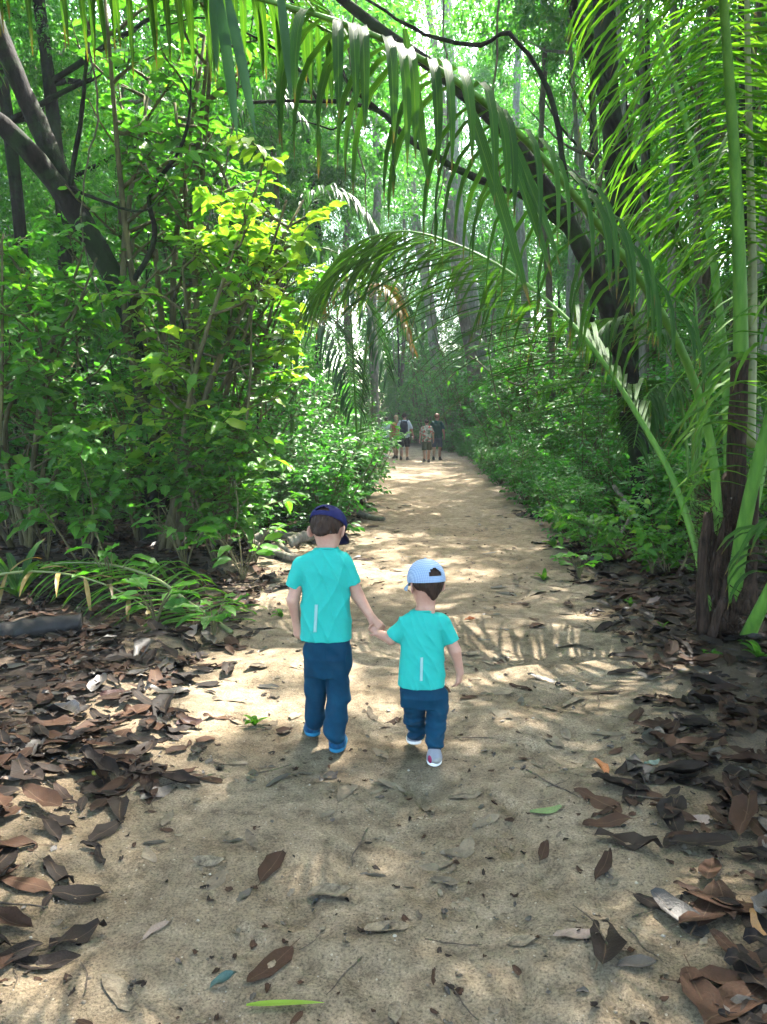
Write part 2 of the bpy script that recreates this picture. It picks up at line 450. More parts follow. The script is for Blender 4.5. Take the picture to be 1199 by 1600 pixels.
def ground_material():
    m, nt, out = new_mat('sandy_forest_soil')
    tc = N(nt, 'ShaderNodeTexCoord')
    at = N(nt, 'ShaderNodeAttribute', attribute_name='litter')
    big = N(nt, 'ShaderNodeTexNoise', Scale=1.1, Detail=5.0, Roughness=0.6)
    mid = N(nt, 'ShaderNodeTexNoise', Scale=9.0, Detail=8.0, Roughness=0.72)
    fine = N(nt, 'ShaderNodeTexNoise', Scale=120.0, Detail=6.0, Roughness=0.75)
    for n in (big, mid, fine): nt.links.new(tc.outputs['Object'], n.inputs['Vector'])
    sand = ramp(nt, mid.outputs[0], [(0.30, (0.090, 0.068, 0.045)), (0.44, (0.192, 0.150, 0.102)), (0.56, (0.256, 0.204, 0.142)), (0.72, (0.345, 0.283, 0.206))]).outputs[0]
    damp = ramp(nt, big.outputs[0], [(0.40, (1, 1, 1)), (0.52, (0.84, 0.82, 0.79)), (0.66, (0.66, 0.63, 0.58))]).outputs[0]
    mu = N(nt, 'ShaderNodeVectorMath'); mu.operation = 'MULTIPLY'
    nt.links.new(sand, mu.inputs[0]); nt.links.new(damp, mu.inputs[1])
    grain = ramp(nt, fine.outputs[0], [(0.36, (0.42, 0.41, 0.39)), (0.50, (0.98, 0.98, 0.97)), (0.66, (1.45, 1.42, 1.36))]).outputs[0]
    mu2 = N(nt, 'ShaderNodeVectorMath'); mu2.operation = 'MULTIPLY'
    nt.links.new(mu.outputs[0], mu2.inputs[0]); nt.links.new(grain, mu2.inputs[1])
    c = mu2.outputs[0]
    # scattered shell crumbs and dark crumbs
    vo = N(nt, 'ShaderNodeTexVoronoi', Scale=55.0); nt.links.new(tc.outputs['Object'], vo.inputs['Vector'])
    sx = N(nt, 'ShaderNodeSeparateColor'); nt.links.new(vo.outputs['Color'], sx.inputs[0])
    near = mathn(nt, 'LESS_THAN', vo.outputs['Distance'], 0.2)
    c = mixc(nt, mathn(nt, 'MULTIPLY', mathn(nt, 'MULTIPLY', near, mathn(nt, 'GREATER_THAN', sx.outputs[0], 0.95)), 0.5), c, (0.50, 0.44, 0.34))
    c = mixc(nt, mathn(nt, 'MULTIPLY', mathn(nt, 'MULTIPLY', near, mathn(nt, 'LESS_THAN', sx.outputs[0], 0.10)), 0.8), c, (0.05, 0.04, 0.03))
    soil = ramp(nt, mid.outputs[0], [(0.3, (0.030, 0.022, 0.016)), (0.55, (0.075, 0.054, 0.038)), (0.75, (0.14, 0.105, 0.072))]).outputs[0]
    lm = mathn(nt, 'ADD', at.outputs['Fac'], mathn(nt, 'MULTIPLY', mathn(nt, 'SUBTRACT', mid.outputs[0], 0.5), 1.3))
    lr = ramp(nt, lm, [(0.30, (0, 0, 0)), (0.75, (1, 1, 1))]).outputs[0]
    c = mixc(nt, lr, c, soil)
    p = N(nt, 'ShaderNodeBsdfPrincipled', Roughness=0.88)
    p.inputs['Specular IOR Level'].default_value = 0.12
    nt.links.new(c, p.inputs['Base Color'])
    hsum = mathn(nt, 'ADD', mathn(nt, 'MULTIPLY', mid.outputs[0], 1.5), mathn(nt, 'MULTIPLY', fine.outputs[0], 0.55))
    b = N(nt, 'ShaderNodeBump', Strength=1.0, Distance=0.022)
    nt.links.new(hsum, b.inputs['Height']); nt.links.new(b.outputs[0], p.inputs['Normal'])
    nt.links.new(p.outputs[0], out.inputs[0])
    return m
M['ground'] = ground_material()

# ------------------------------------------------------------------ ground, water
def build_ground():
    X, Y = GXG, GYG
    V = np.stack([X.ravel(), Y.ravel(), GZG.ravel()], 1)
    nx, ny = len(GXS), len(GYS)
    i = np.arange(ny - 1)[:, None] * nx + np.arange(nx - 1)[None, :]
    Fc = np.stack([i, i + 1, i + 1 + nx, i + nx], -1).reshape(-1, 4)
    me = make_mesh('ground', V, Fc)
    d = off_path(X.ravel(), Y.ravel())
    lit = np.clip(0.12 + 0.55 * (d + 0.15), 0, 0.95)
    a = me.attributes.new('litter', 'FLOAT', 'POINT'); a.data.foreach_set('value', lit.astype(np.float32))
    obj('ground', me, mat=M['ground'], kind='structure')
    print('ground tris', len(Fc) * 2)
build_ground()
mw, nt, out = new_mat('lagoon_water')
pw = N(nt, 'ShaderNodeBsdfPrincipled', Roughness=0.08)
pw.inputs['Base Color'].default_value = (0.10, 0.14, 0.13, 1)
nw = N(nt, 'ShaderNodeTexNoise', Scale=2.5, Detail=4.0); bw = N(nt, 'ShaderNodeBump', Strength=0.35, Distance=0.1)
nt.links.new(nw.outputs[0], bw.inputs['Height']); nt.links.new(bw.outputs[0], pw.inputs['Normal']); nt.links.new(pw.outputs[0], out.inputs[0])
obj('water', make_mesh('water', [(-500, -40, -0.5), (-20.5, -40, -0.5), (-20.5, 500, -0.5), (-500, 500, -0.5)], np.array([[0, 1, 2, 3]])), mat=mw, kind='structure')
# ------------------------------------------------------------------ leaves, stems
def leaf_template(stations, fold=0.25, droop=0.25, wave=0.0, cup=0.0, curl=0.0):
    """unit-length blade along +x; stations = [(t, half width)]; returns verts, quads/tris as tris, uv"""
    V = [(0, 0, 0)]; UVc = [(0, 0)]
    for t, w in stations:
        zc = -droop * t * t + wave * math.sin(t * 9) * 0.05
        xx = t * (1 - curl * 0.25 * t)
        for s in (-1, 0, 1):
            z = zc + (abs(s) * w * fold) + cup * abs(s) * w * 1.2 * math.sin(t * 3.1) + (wave * 0.09 * math.sin(t * 17 + s * 1.3) if s else 0) + curl * t ** 3 * 0.5
            V.append((xx, s * w, z)); UVc.append((s, t))
    V.append((1 * (1 - curl * 0.25), 0, -droop + curl * 0.5)); UVc.append((0, 1))
    T = []
    n = len(stations)
    T += [(0, 2, 1), (0, 3, 2)]
    for i in range(n - 1):
        a = 1 + i * 3; b = a + 3
        T += [(a, a + 1, b + 1), (a, b + 1, b), (a + 1, a + 2, b + 2), (a + 1, b + 2, b + 1)]
    a = 1 + (n - 1) * 3; e = len(V) - 1
    T += [(a, a + 1, e), (a + 1, a + 2, e)]
    return np.array(V, float), np.array(T), np.array(UVc, float)

LT_SIMPLE = leaf_template([(0.45, 0.21)], fold=0.3, droop=0.15)
LT_MID = leaf_template([(0.25, 0.20), (0.62, 0.20)], fold=0.28, droop=0.25)
LT_FINE = [leaf_template([(0.1, 0.11), (0.3, 0.21), (0.52, 0.235), (0.75, 0.16), (0.9, 0.07)], fold=f, droop=d, wave=w)
           for f, d, w in ((0.22, 0.22, 0.5), (0.35, 0.35, 0.3), (0.1, 0.12, 0.9), (0.3, 0.55, 0.6))]

def leaf_frames(P, D, up, roll):
    D = D / np.linalg.norm(D, axis=1, keepdims=True)
    S = np.cross(up, D); nrm = np.linalg.norm(S, axis=1, keepdims=True); nrm[nrm < 1e-4] = 1
    S = S / nrm
    Nn = np.cross(D, S)
    c, s = np.cos(roll)[:, None], np.sin(roll)[:, None]
    S2 = S * c + Nn * s
    N2 = np.cross(D, S2)
    return D, S2, N2

def leaves_mesh(name, P, D, size, tmpl, roll=None, up=None, rng=RNG, mats=None, width=1.0):
    P = np.asarray(P, float); D = np.asarray(D, float); size = np.asarray(size, float)
    n = len(P)
    tv, tt, tuv = tmpl
    roll = rng.normal(0, 0.45, n) if roll is None else roll
    upv = np.tile([0, 0, 1.0], (n, 1)) if up is None else up
    X, S, Z = leaf_frames(P, D, upv, roll)
    L = size[:, None, None]
    V = P[:, None, :] + L * (tv[None, :, 0:1] * X[:, None, :] + width * tv[None, :, 1:2] * S[:, None, :] + tv[None, :, 2:3] * Z[:, None, :])
    k = len(tv)
    Fc = (tt[None] + (np.arange(n) * k)[:, None, None]).reshape(-1, 3)
    rnd = np.repeat(rng.random(n), k)
    return make_mesh(name, V.reshape(-1, 3), Fc, rnd=rnd, uv=np.tile(tuv, (n, 1)), mats=mats)

class Tubes:
    def __init__(self): self.V, self.F, self.n = [], [], 0
    def add(self, P, Rr, sides=6, cap=True):
        P = np.asarray(P, float); Rr = np.asarray(Rr, float)
        m = len(P)
        T = np.gradient(P, axis=0); T /= np.maximum(np.linalg.norm(T, axis=1, keepdims=True), 1e-9)
        ref = np.array([0, 0, 1.0]) if abs(T[0][2]) < 0.9 else np.array([1.0, 0, 0])
        A = np.cross(T[0], ref); A /= np.linalg.norm(A)
        ang = np.arange(sides) * 2 * math.pi / sides
        rings = []
        for i in range(m):
            A = A - T[i] * np.dot(A, T[i]); A /= max(np.linalg.norm(A), 1e-9)
            B = np.cross(T[i], A)
            rr = Rr[i] if np.ndim(Rr[i]) == 0 else Rr[i]
            rings.append(P[i] + rr * (np.cos(ang)[:, None] * A + np.sin(ang)[:, None] * B))
        V = np.concatenate(rings)
        i = np.arange(m - 1)[:, None] * sides; j = np.arange(sides)[None, :]; jn = (j + 1) % sides
        Fq = np.stack([i + j, i + jn, i + sides + jn, i + sides + j], -1).reshape(-1, 4) + self.n
        self.V.append(V); self.F += [tuple(q) for q in Fq.tolist()]
        if cap:
            self.F.append(tuple((self.n + (m - 1) * sides + np.arange(sides)).tolist()))
            self.F.append(tuple((self.n + np.arange(sides)[::-1]).tolist()))
        self.n += len(V)
    def mesh(self, name, mats=None, bulge=0.0, seed=0):
        V = np.concatenate(self.V)
        if bulge:
            V = V + bulge * np.stack([fbm(V[:, 0] * 5, V[:, 1] * 5, V[:, 2] * 3, seed=seed + k) for k in range(3)], 1)
        return make_mesh(name, V, self.F, mats=mats)

def crom(pts, n):
    """Catmull-Rom through the points, n samples"""
    P = np.array([list(p) for p in pts], float)
    P = np.vstack([2 * P[0] - P[1], P, 2 * P[-1] - P[-2]])
    seg = len(P) - 3
    out = []
    for t in np.linspace(0, seg, n):
        i = min(int(t), seg - 1); u = t - i
        a, b, c, d = P[i:i + 4]
        out.append(0.5 * ((2 * b) + (c - a) * u + (2 * a - 5 * b + 4 * c - d) * u * u + (3 * b - 3 * c + d - a) * u ** 3))
    return np.array(out)

def wander(p, d, length, n, rng, wob=0.15, lift=0.0):
    """a bending twig"""
    P = [np.array(p, float)]; d = np.array(d, float); d /= np.linalg.norm(d)
    st = length / n
    for _ in range(n):
        d = d + rng.normal(0, wob, 3) + np.array([0, 0, lift]); d /= np.linalg.norm(d)
        P.append(P[-1] + d * st)
    return np.array(P)

def grow_shrub(seed, height, spread, stems, leaf, per_twig=9, sec=7, ter=4, base_r=None, lean=(0, 0), low=0.15, twig_len=0.30):
    """stems, twigs and leaf places of one shrub, base at the origin"""
    rng = np.random.default_rng(seed)
    tb = Tubes(); LP, LD = [], []
    br = base_r or height * 0.009
    for s in range(stems):
        az = rng.uniform(0, 2 * math.pi); sp = rng.uniform(0.15, 1.0) * spread
        h = height * rng.uniform(0.65, 1.0)
        top = np.array([math.cos(az) * sp + lean[0], math.sin(az) * sp + lean[1], h])
        base = np.array([math.cos(az), math.sin(az), 0]) * rng.uniform(0, 0.12) * spread
        mid = base + (top - base) * 0.5 + rng.normal(0, 0.06, 3) * height * np.array([1, 1, 0.2]) - np.array([top[0], top[1], 0]) * 0.12
        Pm = crom([base - [0, 0, 0.05], mid, top], 12)
        tb.add(Pm, np.linspace(br, br * 0.3, 12), 6)
        for j in range(sec):
            t = low + (1 - low) * (j + rng.random()) / sec
            k = min(int(t * 11), 10); p = Pm[k] + (Pm[k + 1] - Pm[k]) * (t * 11 - k)
            a2 = rng.uniform(0, 2 * math.pi)
            d = np.array([math.cos(a2), math.sin(a2), rng.uniform(0.1, 0.9)])
            L = height * 0.26 * rng.uniform(0.6, 1.2) * (1.15 - 0.6 * t)
            Ps = wander(p, d, L, 6, rng, 0.16, 0.02)
            tb.add(Ps, np.linspace(br * 0.42, br * 0.14, 7), 4)
            for q in range(ter + 1):
                if q == ter: Pt = Ps
                else:
                    tt = rng.uniform(0.25, 1.0); kk = min(int(tt * 6), 5)
                    a3 = rng.uniform(0, 2 * math.pi)
                    dd = (Ps[kk + 1] - Ps[kk]) / np.linalg.norm(Ps[kk + 1] - Ps[kk]) + 0.9 * np.array([math.cos(a3), math.sin(a3), rng.uniform(-0.2, 0.6)])
                    Pt = wander(Ps[kk], dd, twig_len * rng.uniform(0.6, 1.3), 4, rng, 0.15, 0.0)
                    tb.add(Pt, np.linspace(br * 0.2, br * 0.08, 5), 3, cap=False)
                m = len(Pt) - 1
                for u in range(per_twig):
                    ft = (u + 0.7) / per_twig * m * 0.999
                    if q == ter: ft = ft * 0.7 + 0.3 * m * 0.999
                    i = int(ft); pp = Pt[i] + (Pt[i + 1] - Pt[i]) * (ft - i)
                    tdir = Pt[i + 1] - Pt[i]; tdir = tdir / np.linalg.norm(tdir)
                    side = np.cross(tdir, [0, 0, 1.0]); side /= max(np.linalg.norm(side), 1e-6)
                    sg = 1 if u % 2 else -1
                    ld = tdir * rng.uniform(0.2, 0.8) + side * sg * rng.uniform(0.6, 1.0) + np.array([0, 0, rng.uniform(-0.55, 0.25)])
                    LP.append(pp); LD.append(ld)
    LP, LD = np.array(LP), np.array(LD)
    sz = leaf * rng.uniform(0.55, 1.2, len(LP))
    return tb, LP, LD, sz, rng

# shared meshes for thicket shrubs ---------------------------------------
SHR = []
for i, (h, sp, st, lf, pt, sc_, te) in enumerate([
        (1.3, 0.8, 9, 0.115, 6, 6, 3), (1.6, 0.9, 9, 0.125, 6, 6, 3), (1.0, 0.8, 9, 0.095, 7, 6, 3),
        (2.6, 1.2, 9, 0.150, 6, 8, 3), (3.2, 1.3, 9, 0.155, 6, 8, 3), (2.9, 1.5, 10, 0.13, 6, 8, 3),
        (4.6, 1.7, 10, 0.17, 6, 10, 3), (5.2, 1.6, 10, 0.18, 6, 10, 3)]):
    tb, LP, LD, sz, rg = grow_shrub(100 + i, h, sp, st, lf, pt, sc_, te, low=0.1)
    SHR.append((tb.mesh('shrub_stems', [M['stem']]), leaves_mesh('shrub_foliage', LP, LD, sz, LT_MID, rng=rg, mats=[M['shrub_far']]), h))

def put_shrub(kind, x, y, s, rz, label, group=None, name='leafy_shrub', mat=None):
    r = empty(name, (x, y, gz(x, y) - 0.03), rz, label, 'shrub', group)
    st, fo, h = SHR[kind]
    a = obj('stem', st, r); b = obj('foliage', fo, r, kind='stuff')
    r.scale = (s, s, s * random.uniform(0.88, 1.12))
    if mat:
        b.material_slots[0].link = 'OBJECT'; b.material_slots[0].material = mat
    return r

# trees -------------------------------------------------------------------
def grow_crown(seed, r, h, n_clump, leaf, per=46, spray=0.55, rng=None):
    """leaf sprays spread through an uneven crown volume centred on the origin"""
    rng = np.random.default_rng(seed)
    LP, LD = [], []
    tb = Tubes()
    blobs = [(rng.normal(0, 0.42, 3) * [r, r, h * 0.8], rng.uniform(0.35, 0.7)) for _ in range(7)]
    for _ in range(n_clump):
        c, q = blobs[rng.integers(len(blobs))]
        v = rng.normal(0, 1, 3); v /= np.linalg.norm(v)
        p = c + v * rng.random() ** 0.4 * q * np.array([r, r, h]) * 0.8
        d = p / max(np.linalg.norm(p), 0.1) + rng.normal(0, 0.5, 3)
        tw = wander(p, d, spray * rng.uniform(0.7, 1.5), 4, rng, 0.2, -0.05)
        tb.add(tw, np.linspace(0.012, 0.005, 5), 3, cap=False)
        for u in range(per):
            k = rng.integers(4); pp = tw[k] + (tw[k + 1] - tw[k]) * rng.random() + rng.normal(0, 0.07, 3)
            LP.append(pp); LD.append((tw[k + 1] - tw[k]) / spray * 2 + rng.normal(0, 0.9, 3) - [0, 0, 0.25])
    LP, LD = np.array(LP), np.array(LD)
    sz = leaf * rng.uniform(0.6, 1.2, len(LP))
    return LP, LD, sz, tb, rng
CROWN = []
for i, (r, h, nc, lf) in enumerate([(2.6, 1.9, 110, 0.18), (3.0, 1.6, 120, 0.19), (2.2, 2.4, 100, 0.17), (3.4, 2.0, 130, 0.19)]):
    LP, LD, sz, tb, rg = grow_crown(300 + i, r, h, nc, lf)
    CROWN.append((leaves_mesh('tree_crown', LP, LD, sz, LT_SIMPLE, rng=rg, mats=[M['tree']]), r, h))
FCROWN = []       # finer foliage for the tree crowns one looks at
for i, (r, h, nc, lf) in enumerate([(1.7, 2.2, 190, 0.12), (2.1, 2.6, 210, 0.125), (1.5, 3.0, 190, 0.115)]):
    LP, LD, sz, tb, rg = grow_crown(340 + i, r, h, nc, lf, per=26, spray=0.45)
    FCROWN.append((leaves_mesh('tree_crown', LP, LD, sz, LT_SIMPLE, rng=rg, mats=[M['tree']]), r, h))

def trunk_mesh(pts, r0, r1, seed=0, mat='bark_grey', sides=10, limbs=(), bulge=0.02, flare=1.5):
    P = crom(pts, 26)
    rr = np.linspace(r0, r1, 26); rr[:4] *= np.array([flare, 1 + (flare - 1) * .45, 1 + (flare - 1) * .2, 1.03])
    tb = Tubes(); tb.add(P, rr, sides)
    for lp, a, b in limbs:
        tb.add(crom(lp, 14), np.linspace(a, b, 14), 7)
    return tb.mesh('tree_trunk', [M[mat]], bulge=bulge, seed=seed)

# generic far trunks, reused
GT = []
for i in range(7):
    rg = np.random.default_rng(500 + i)
    H = [13, 15, 12, 16, 14, 11, 17][i]
    lean = rg.uniform(-0.12, 0.12, 2) * H
    pts = [(0, 0, -0.3), (lean[0] * 0.2 + rg.normal(0, .15), lean[1] * 0.2, H * 0.3), (lean[0] * 0.6 + rg.normal(0, .25), lean[1] * 0.6, H * 0.65), (lean[0], lean[1], H)]
    P = crom(pts, 30)
    limbs = []
    for j in range(9):
        k = int(30 * rg.uniform(0.35, 0.95)); az = rg.uniform(0, 6.28); L = rg.uniform(1.3, 3.2)
        p = P[min(k, 29)]
        e = p + np.array([math.cos(az) * L, math.sin(az) * L, L * rg.uniform(0.2, 0.9)])
        m_ = (p + e) / 2 + rg.normal(0, 0.2, 3)
        limbs.append(([p, m_, e], 0.05, 0.015))
    GT.append((trunk_mesh(pts, 0.15, 0.05, seed=i, mat=['bark_grey', 'bark_brown', 'bark_grey', 'bark_dark', 'bark_grey', 'bark_brown', 'bark_dark'][i], limbs=limbs, sides=8), H, lean))

def put_tree(kind, x, y, s, rz, label, group, crowns, width=1.0, name='forest_tree'):
    r = empty(name, (x, y, gz(x, y)), rz, label, 'tree', group)
    me, H, lean = GT[kind]
    t = obj('trunk', me, r); t.scale = (width * s, width * s, s)
    for (cm, cx, cyy, cz, cs, cr) in crowns:
        c = obj('crown', cm, r, loc=(cx, cyy, cz), rot=(0, 0, cr), scale=cs, kind='stuff')
    return r

# palm fronds -----------------------------------------------------------------
def leaflet(rootp, d0, L, w, rng, sag=1.0, nseg=6, fold=0.35, facing=None, stiff=0.0, taper=1.0):
    """a long folded blade that starts along d0 and hangs over"""
    d = np.array(d0, float); d /= np.linalg.norm(d)
    P = [np.array(rootp, float)]; st = L / nseg
    tw = rng.normal(0, 0.25)
    for k in range(nseg):
        d = d + np.array([0, 0, -1.0]) * sag * 0.16 * (0.35 + k * 0.35) * (1 - stiff); d /= np.linalg.norm(d)
        P.append(P[-1] + d * st)
    P = np.array(P); T = np.gradient(P, axis=0); T /= np.linalg.norm(T, axis=1, keepdims=True)
    V, UVc = [], []
    f = np.array(facing, float) if facing is not None else np.array([0, 0, 1.0])
    prof = [0.35, 0.85, 1.0, 0.98, 0.85, 0.55, 0.05] if nseg == 6 else np.interp(np.linspace(0, 1, nseg + 1), [0, .16, .33, .5, .67, .84, 1], [0.35, 0.85, 1.0, 0.98, 0.85, 0.55, 0.05])
    for i in range(nseg + 1):
        S = np.cross(f, T[i]); nn = np.linalg.norm(S)
        if nn < 0.05: S = np.cross([0.3, -1, 0.1], T[i]); nn = np.linalg.norm(S)
        S /= nn; Nn = np.cross(T[i], S)
        a = tw * i / nseg; S = S * math.cos(a) + Nn * math.sin(a); Nn = np.cross(T[i], S)
        hw = w * 0.5 * prof[i]
        V += [P[i] - S * hw + Nn * hw * fold, P[i], P[i] + S * hw + Nn * hw * fold]
        UVc += [(-1, i / nseg), (0, i / nseg), (1, i / nseg)]
    Fq = []
    for i in range(nseg):
        a = i * 3; b = a + 3
        Fq += [(a, a + 1, b + 1, b), (a + 1, a + 2, b + 2, b + 1)]
    return np.array(V), np.array(Fq), np.array(UVc)

class LeafBank:
    """collects leaflets; the first ones become parts, the rest one mesh of kind stuff"""
    def __init__(self, limit): self.items, self.limit = [], limit
    def add(self, item, mat, prio): self.items.append((prio, item, mat))
    def flush(self, root, name='leaflet', bulkname='leaflets'):
        self.items.sort(key=lambda q: -q[0])
        rngb = np.random.default_rng(5)
        for pr, (V, Fq, UVc), mat in self.items[:self.limit]:
            c = V[0].copy()
            me = make_mesh(name, V - c, Fq, rnd=np.full(len(V), rngb.random()), uv=UVc, mats=[mat])
            obj(name, me, root, loc=c)
        rest = {}
        VV, FF, UU, RR, MI, n = [], [], [], [], [], 0
        mats = []
        for pr, (V, Fq, UVc), mat in self.items[self.limit:]:
            if mat not in mats: mats.append(mat)
            VV.append(V); FF.append(Fq + n); UU.append(UVc); RR.append(np.full(len(V), rngb.random())); MI += [mats.index(mat)] * len(Fq); n += len(V)
        if VV:
            obj(bulkname, make_mesh(bulkname, np.concatenate(VV), np.concatenate(FF), rnd=np.concatenate(RR), uv=np.concatenate(UU), mats=mats, fmat=MI), root, kind='stuff')

def frond(root, bank, ctrl, r0, r1, nleaf, L0, w, mat, stalk, seed, t0=0.25, t1=0.99, side_up=None, sag=1.0, fwd=0.6, prio=0, lens=None, skip=None, jitter=0.1, stiff=0.0, sides=(-1, 1), upv=(0, 0, 1), liftz=0.15, fold=0.35, names='frond'):
    """rachis through ctrl points with leaflets down both sides"""
    rng = np.random.default_rng(seed)
    P = crom(ctrl, 60)
    T = np.gradient(P, axis=0); T /= np.linalg.norm(T, axis=1, keepdims=True)
    tb = Tubes(); tt = np.linspace(0, 1, 60)
    rr = r1 + (r0 - r1) * (1 - tt) ** 1.2
    tb.add(P, rr, 8)
    fr = obj(names, tb.mesh('frond_stalk', [stalk]), root)
    for i in range(nleaf):
        f = (i + 0.5) / nleaf
        t = t0 + (t1 - t0) * f
        k = t * 59; a = int(min(k, 58)); p = P[a] + (P[a + 1] - P[a]) * (k - a)
        tg = T[a]
        U_ = np.array(upv, float)
        for s in sides:
            if skip and skip(f, s): continue
            S = np.cross(tg, U_); S /= max(np.linalg.norm(S), 1e-6)
            d = S * s + tg * (fwd + 0.5 * f) + np.array([0, 0, liftz]) + rng.normal(0, jitter, 3)
            Lx = L0 * (lens(f) if lens else (0.55 + 0.45 * math.sin(math.pi * min(1, f * 0.9 + 0.18)))) * rng.uniform(0.88, 1.08)
            nv = np.cross(S * s, tg) * (1 if s > 0 else -1)
            bank.add(leaflet(p + S * s * rr[a] * 0.7, d, Lx, w * rng.uniform(0.85, 1.12), rng, sag * rng.uniform(0.7, 1.35), facing=(0, 0, 1), stiff=stiff, fold=fold), mat, prio + rng.random() * 0.5)
    return fr
# ------------------------------------------------------------------ people: smooth volumes meshed as one skin
def surface_nets(F, lo, h):
    s = F < 0
    nx, ny, nz = F.shape
    cx, cyy, cz = nx - 1, ny - 1, nz - 1
    cnt = np.zeros((cx, cyy, cz), np.int8)
    for i in (0, 1):
        for j in (0, 1):
            for k in (0, 1):
                cnt += s[i:i + cx, j:j + cyy, k:k + cz]
    I = np.argwhere((cnt > 0) & (cnt < 8))
    idx = np.full((cx, cyy, cz), -1, np.int32); idx[I[:, 0], I[:, 1], I[:, 2]] = np.arange(len(I))
    acc = np.zeros((len(I), 3)); n = np.zeros(len(I))
    corners = [(i, j, k) for i in (0, 1) for j in (0, 1) for k in (0, 1)]
    for a in corners:
        for ax in range(3):
            if a[ax] == 1: continue
            b = list(a); b[ax] = 1
            fa = F[I[:, 0] + a[0], I[:, 1] + a[1], I[:, 2] + a[2]]; fb = F[I[:, 0] + b[0], I[:, 1] + b[1], I[:, 2] + b[2]]
            m = (fa < 0) != (fb < 0)
            t = np.where(m, fa / np.where(m, fa - fb, 1), 0)
            p = np.array(a, float)[None] + np.zeros((len(I), 3)); p[:, ax] += t
            acc[m] += p[m]; n[m] += 1
    V = (I + acc / n[:, None]) * h + lo
    Fq = []
    for ax in range(3):
        o1, o2 = [(1, 2), (2, 0), (0, 1)][ax]
        sl0 = [slice(None)] * 3; sl1 = [slice(None)] * 3
        sl0[ax] = slice(0, -1); sl1[ax] = slice(1, None)
        A, B = s[tuple(sl0)], s[tuple(sl1)]
        E = np.argwhere(A != B)
        E = E[(E[:, o1] > 0) & (E[:, o2] > 0) & (E[:, o1] < [cx, cyy, cz][o1]) & (E[:, o2] < [cx, cyy, cz][o2])]
        def cell(d1, d2):
            q = E.copy(); q[:, o1] -= d1; q[:, o2] -= d2
            return idx[q[:, 0], q[:, 1], q[:, 2]]
        quad = np.stack([cell(1, 1), cell(0, 1), cell(0, 0), cell(1, 0)], 1)
        fl = ~A[E[:, 0], E[:, 1], E[:, 2]]
        quad[fl] = quad[fl][:, ::-1]
        Fq.append(quad)
    return V, np.concatenate(Fq)

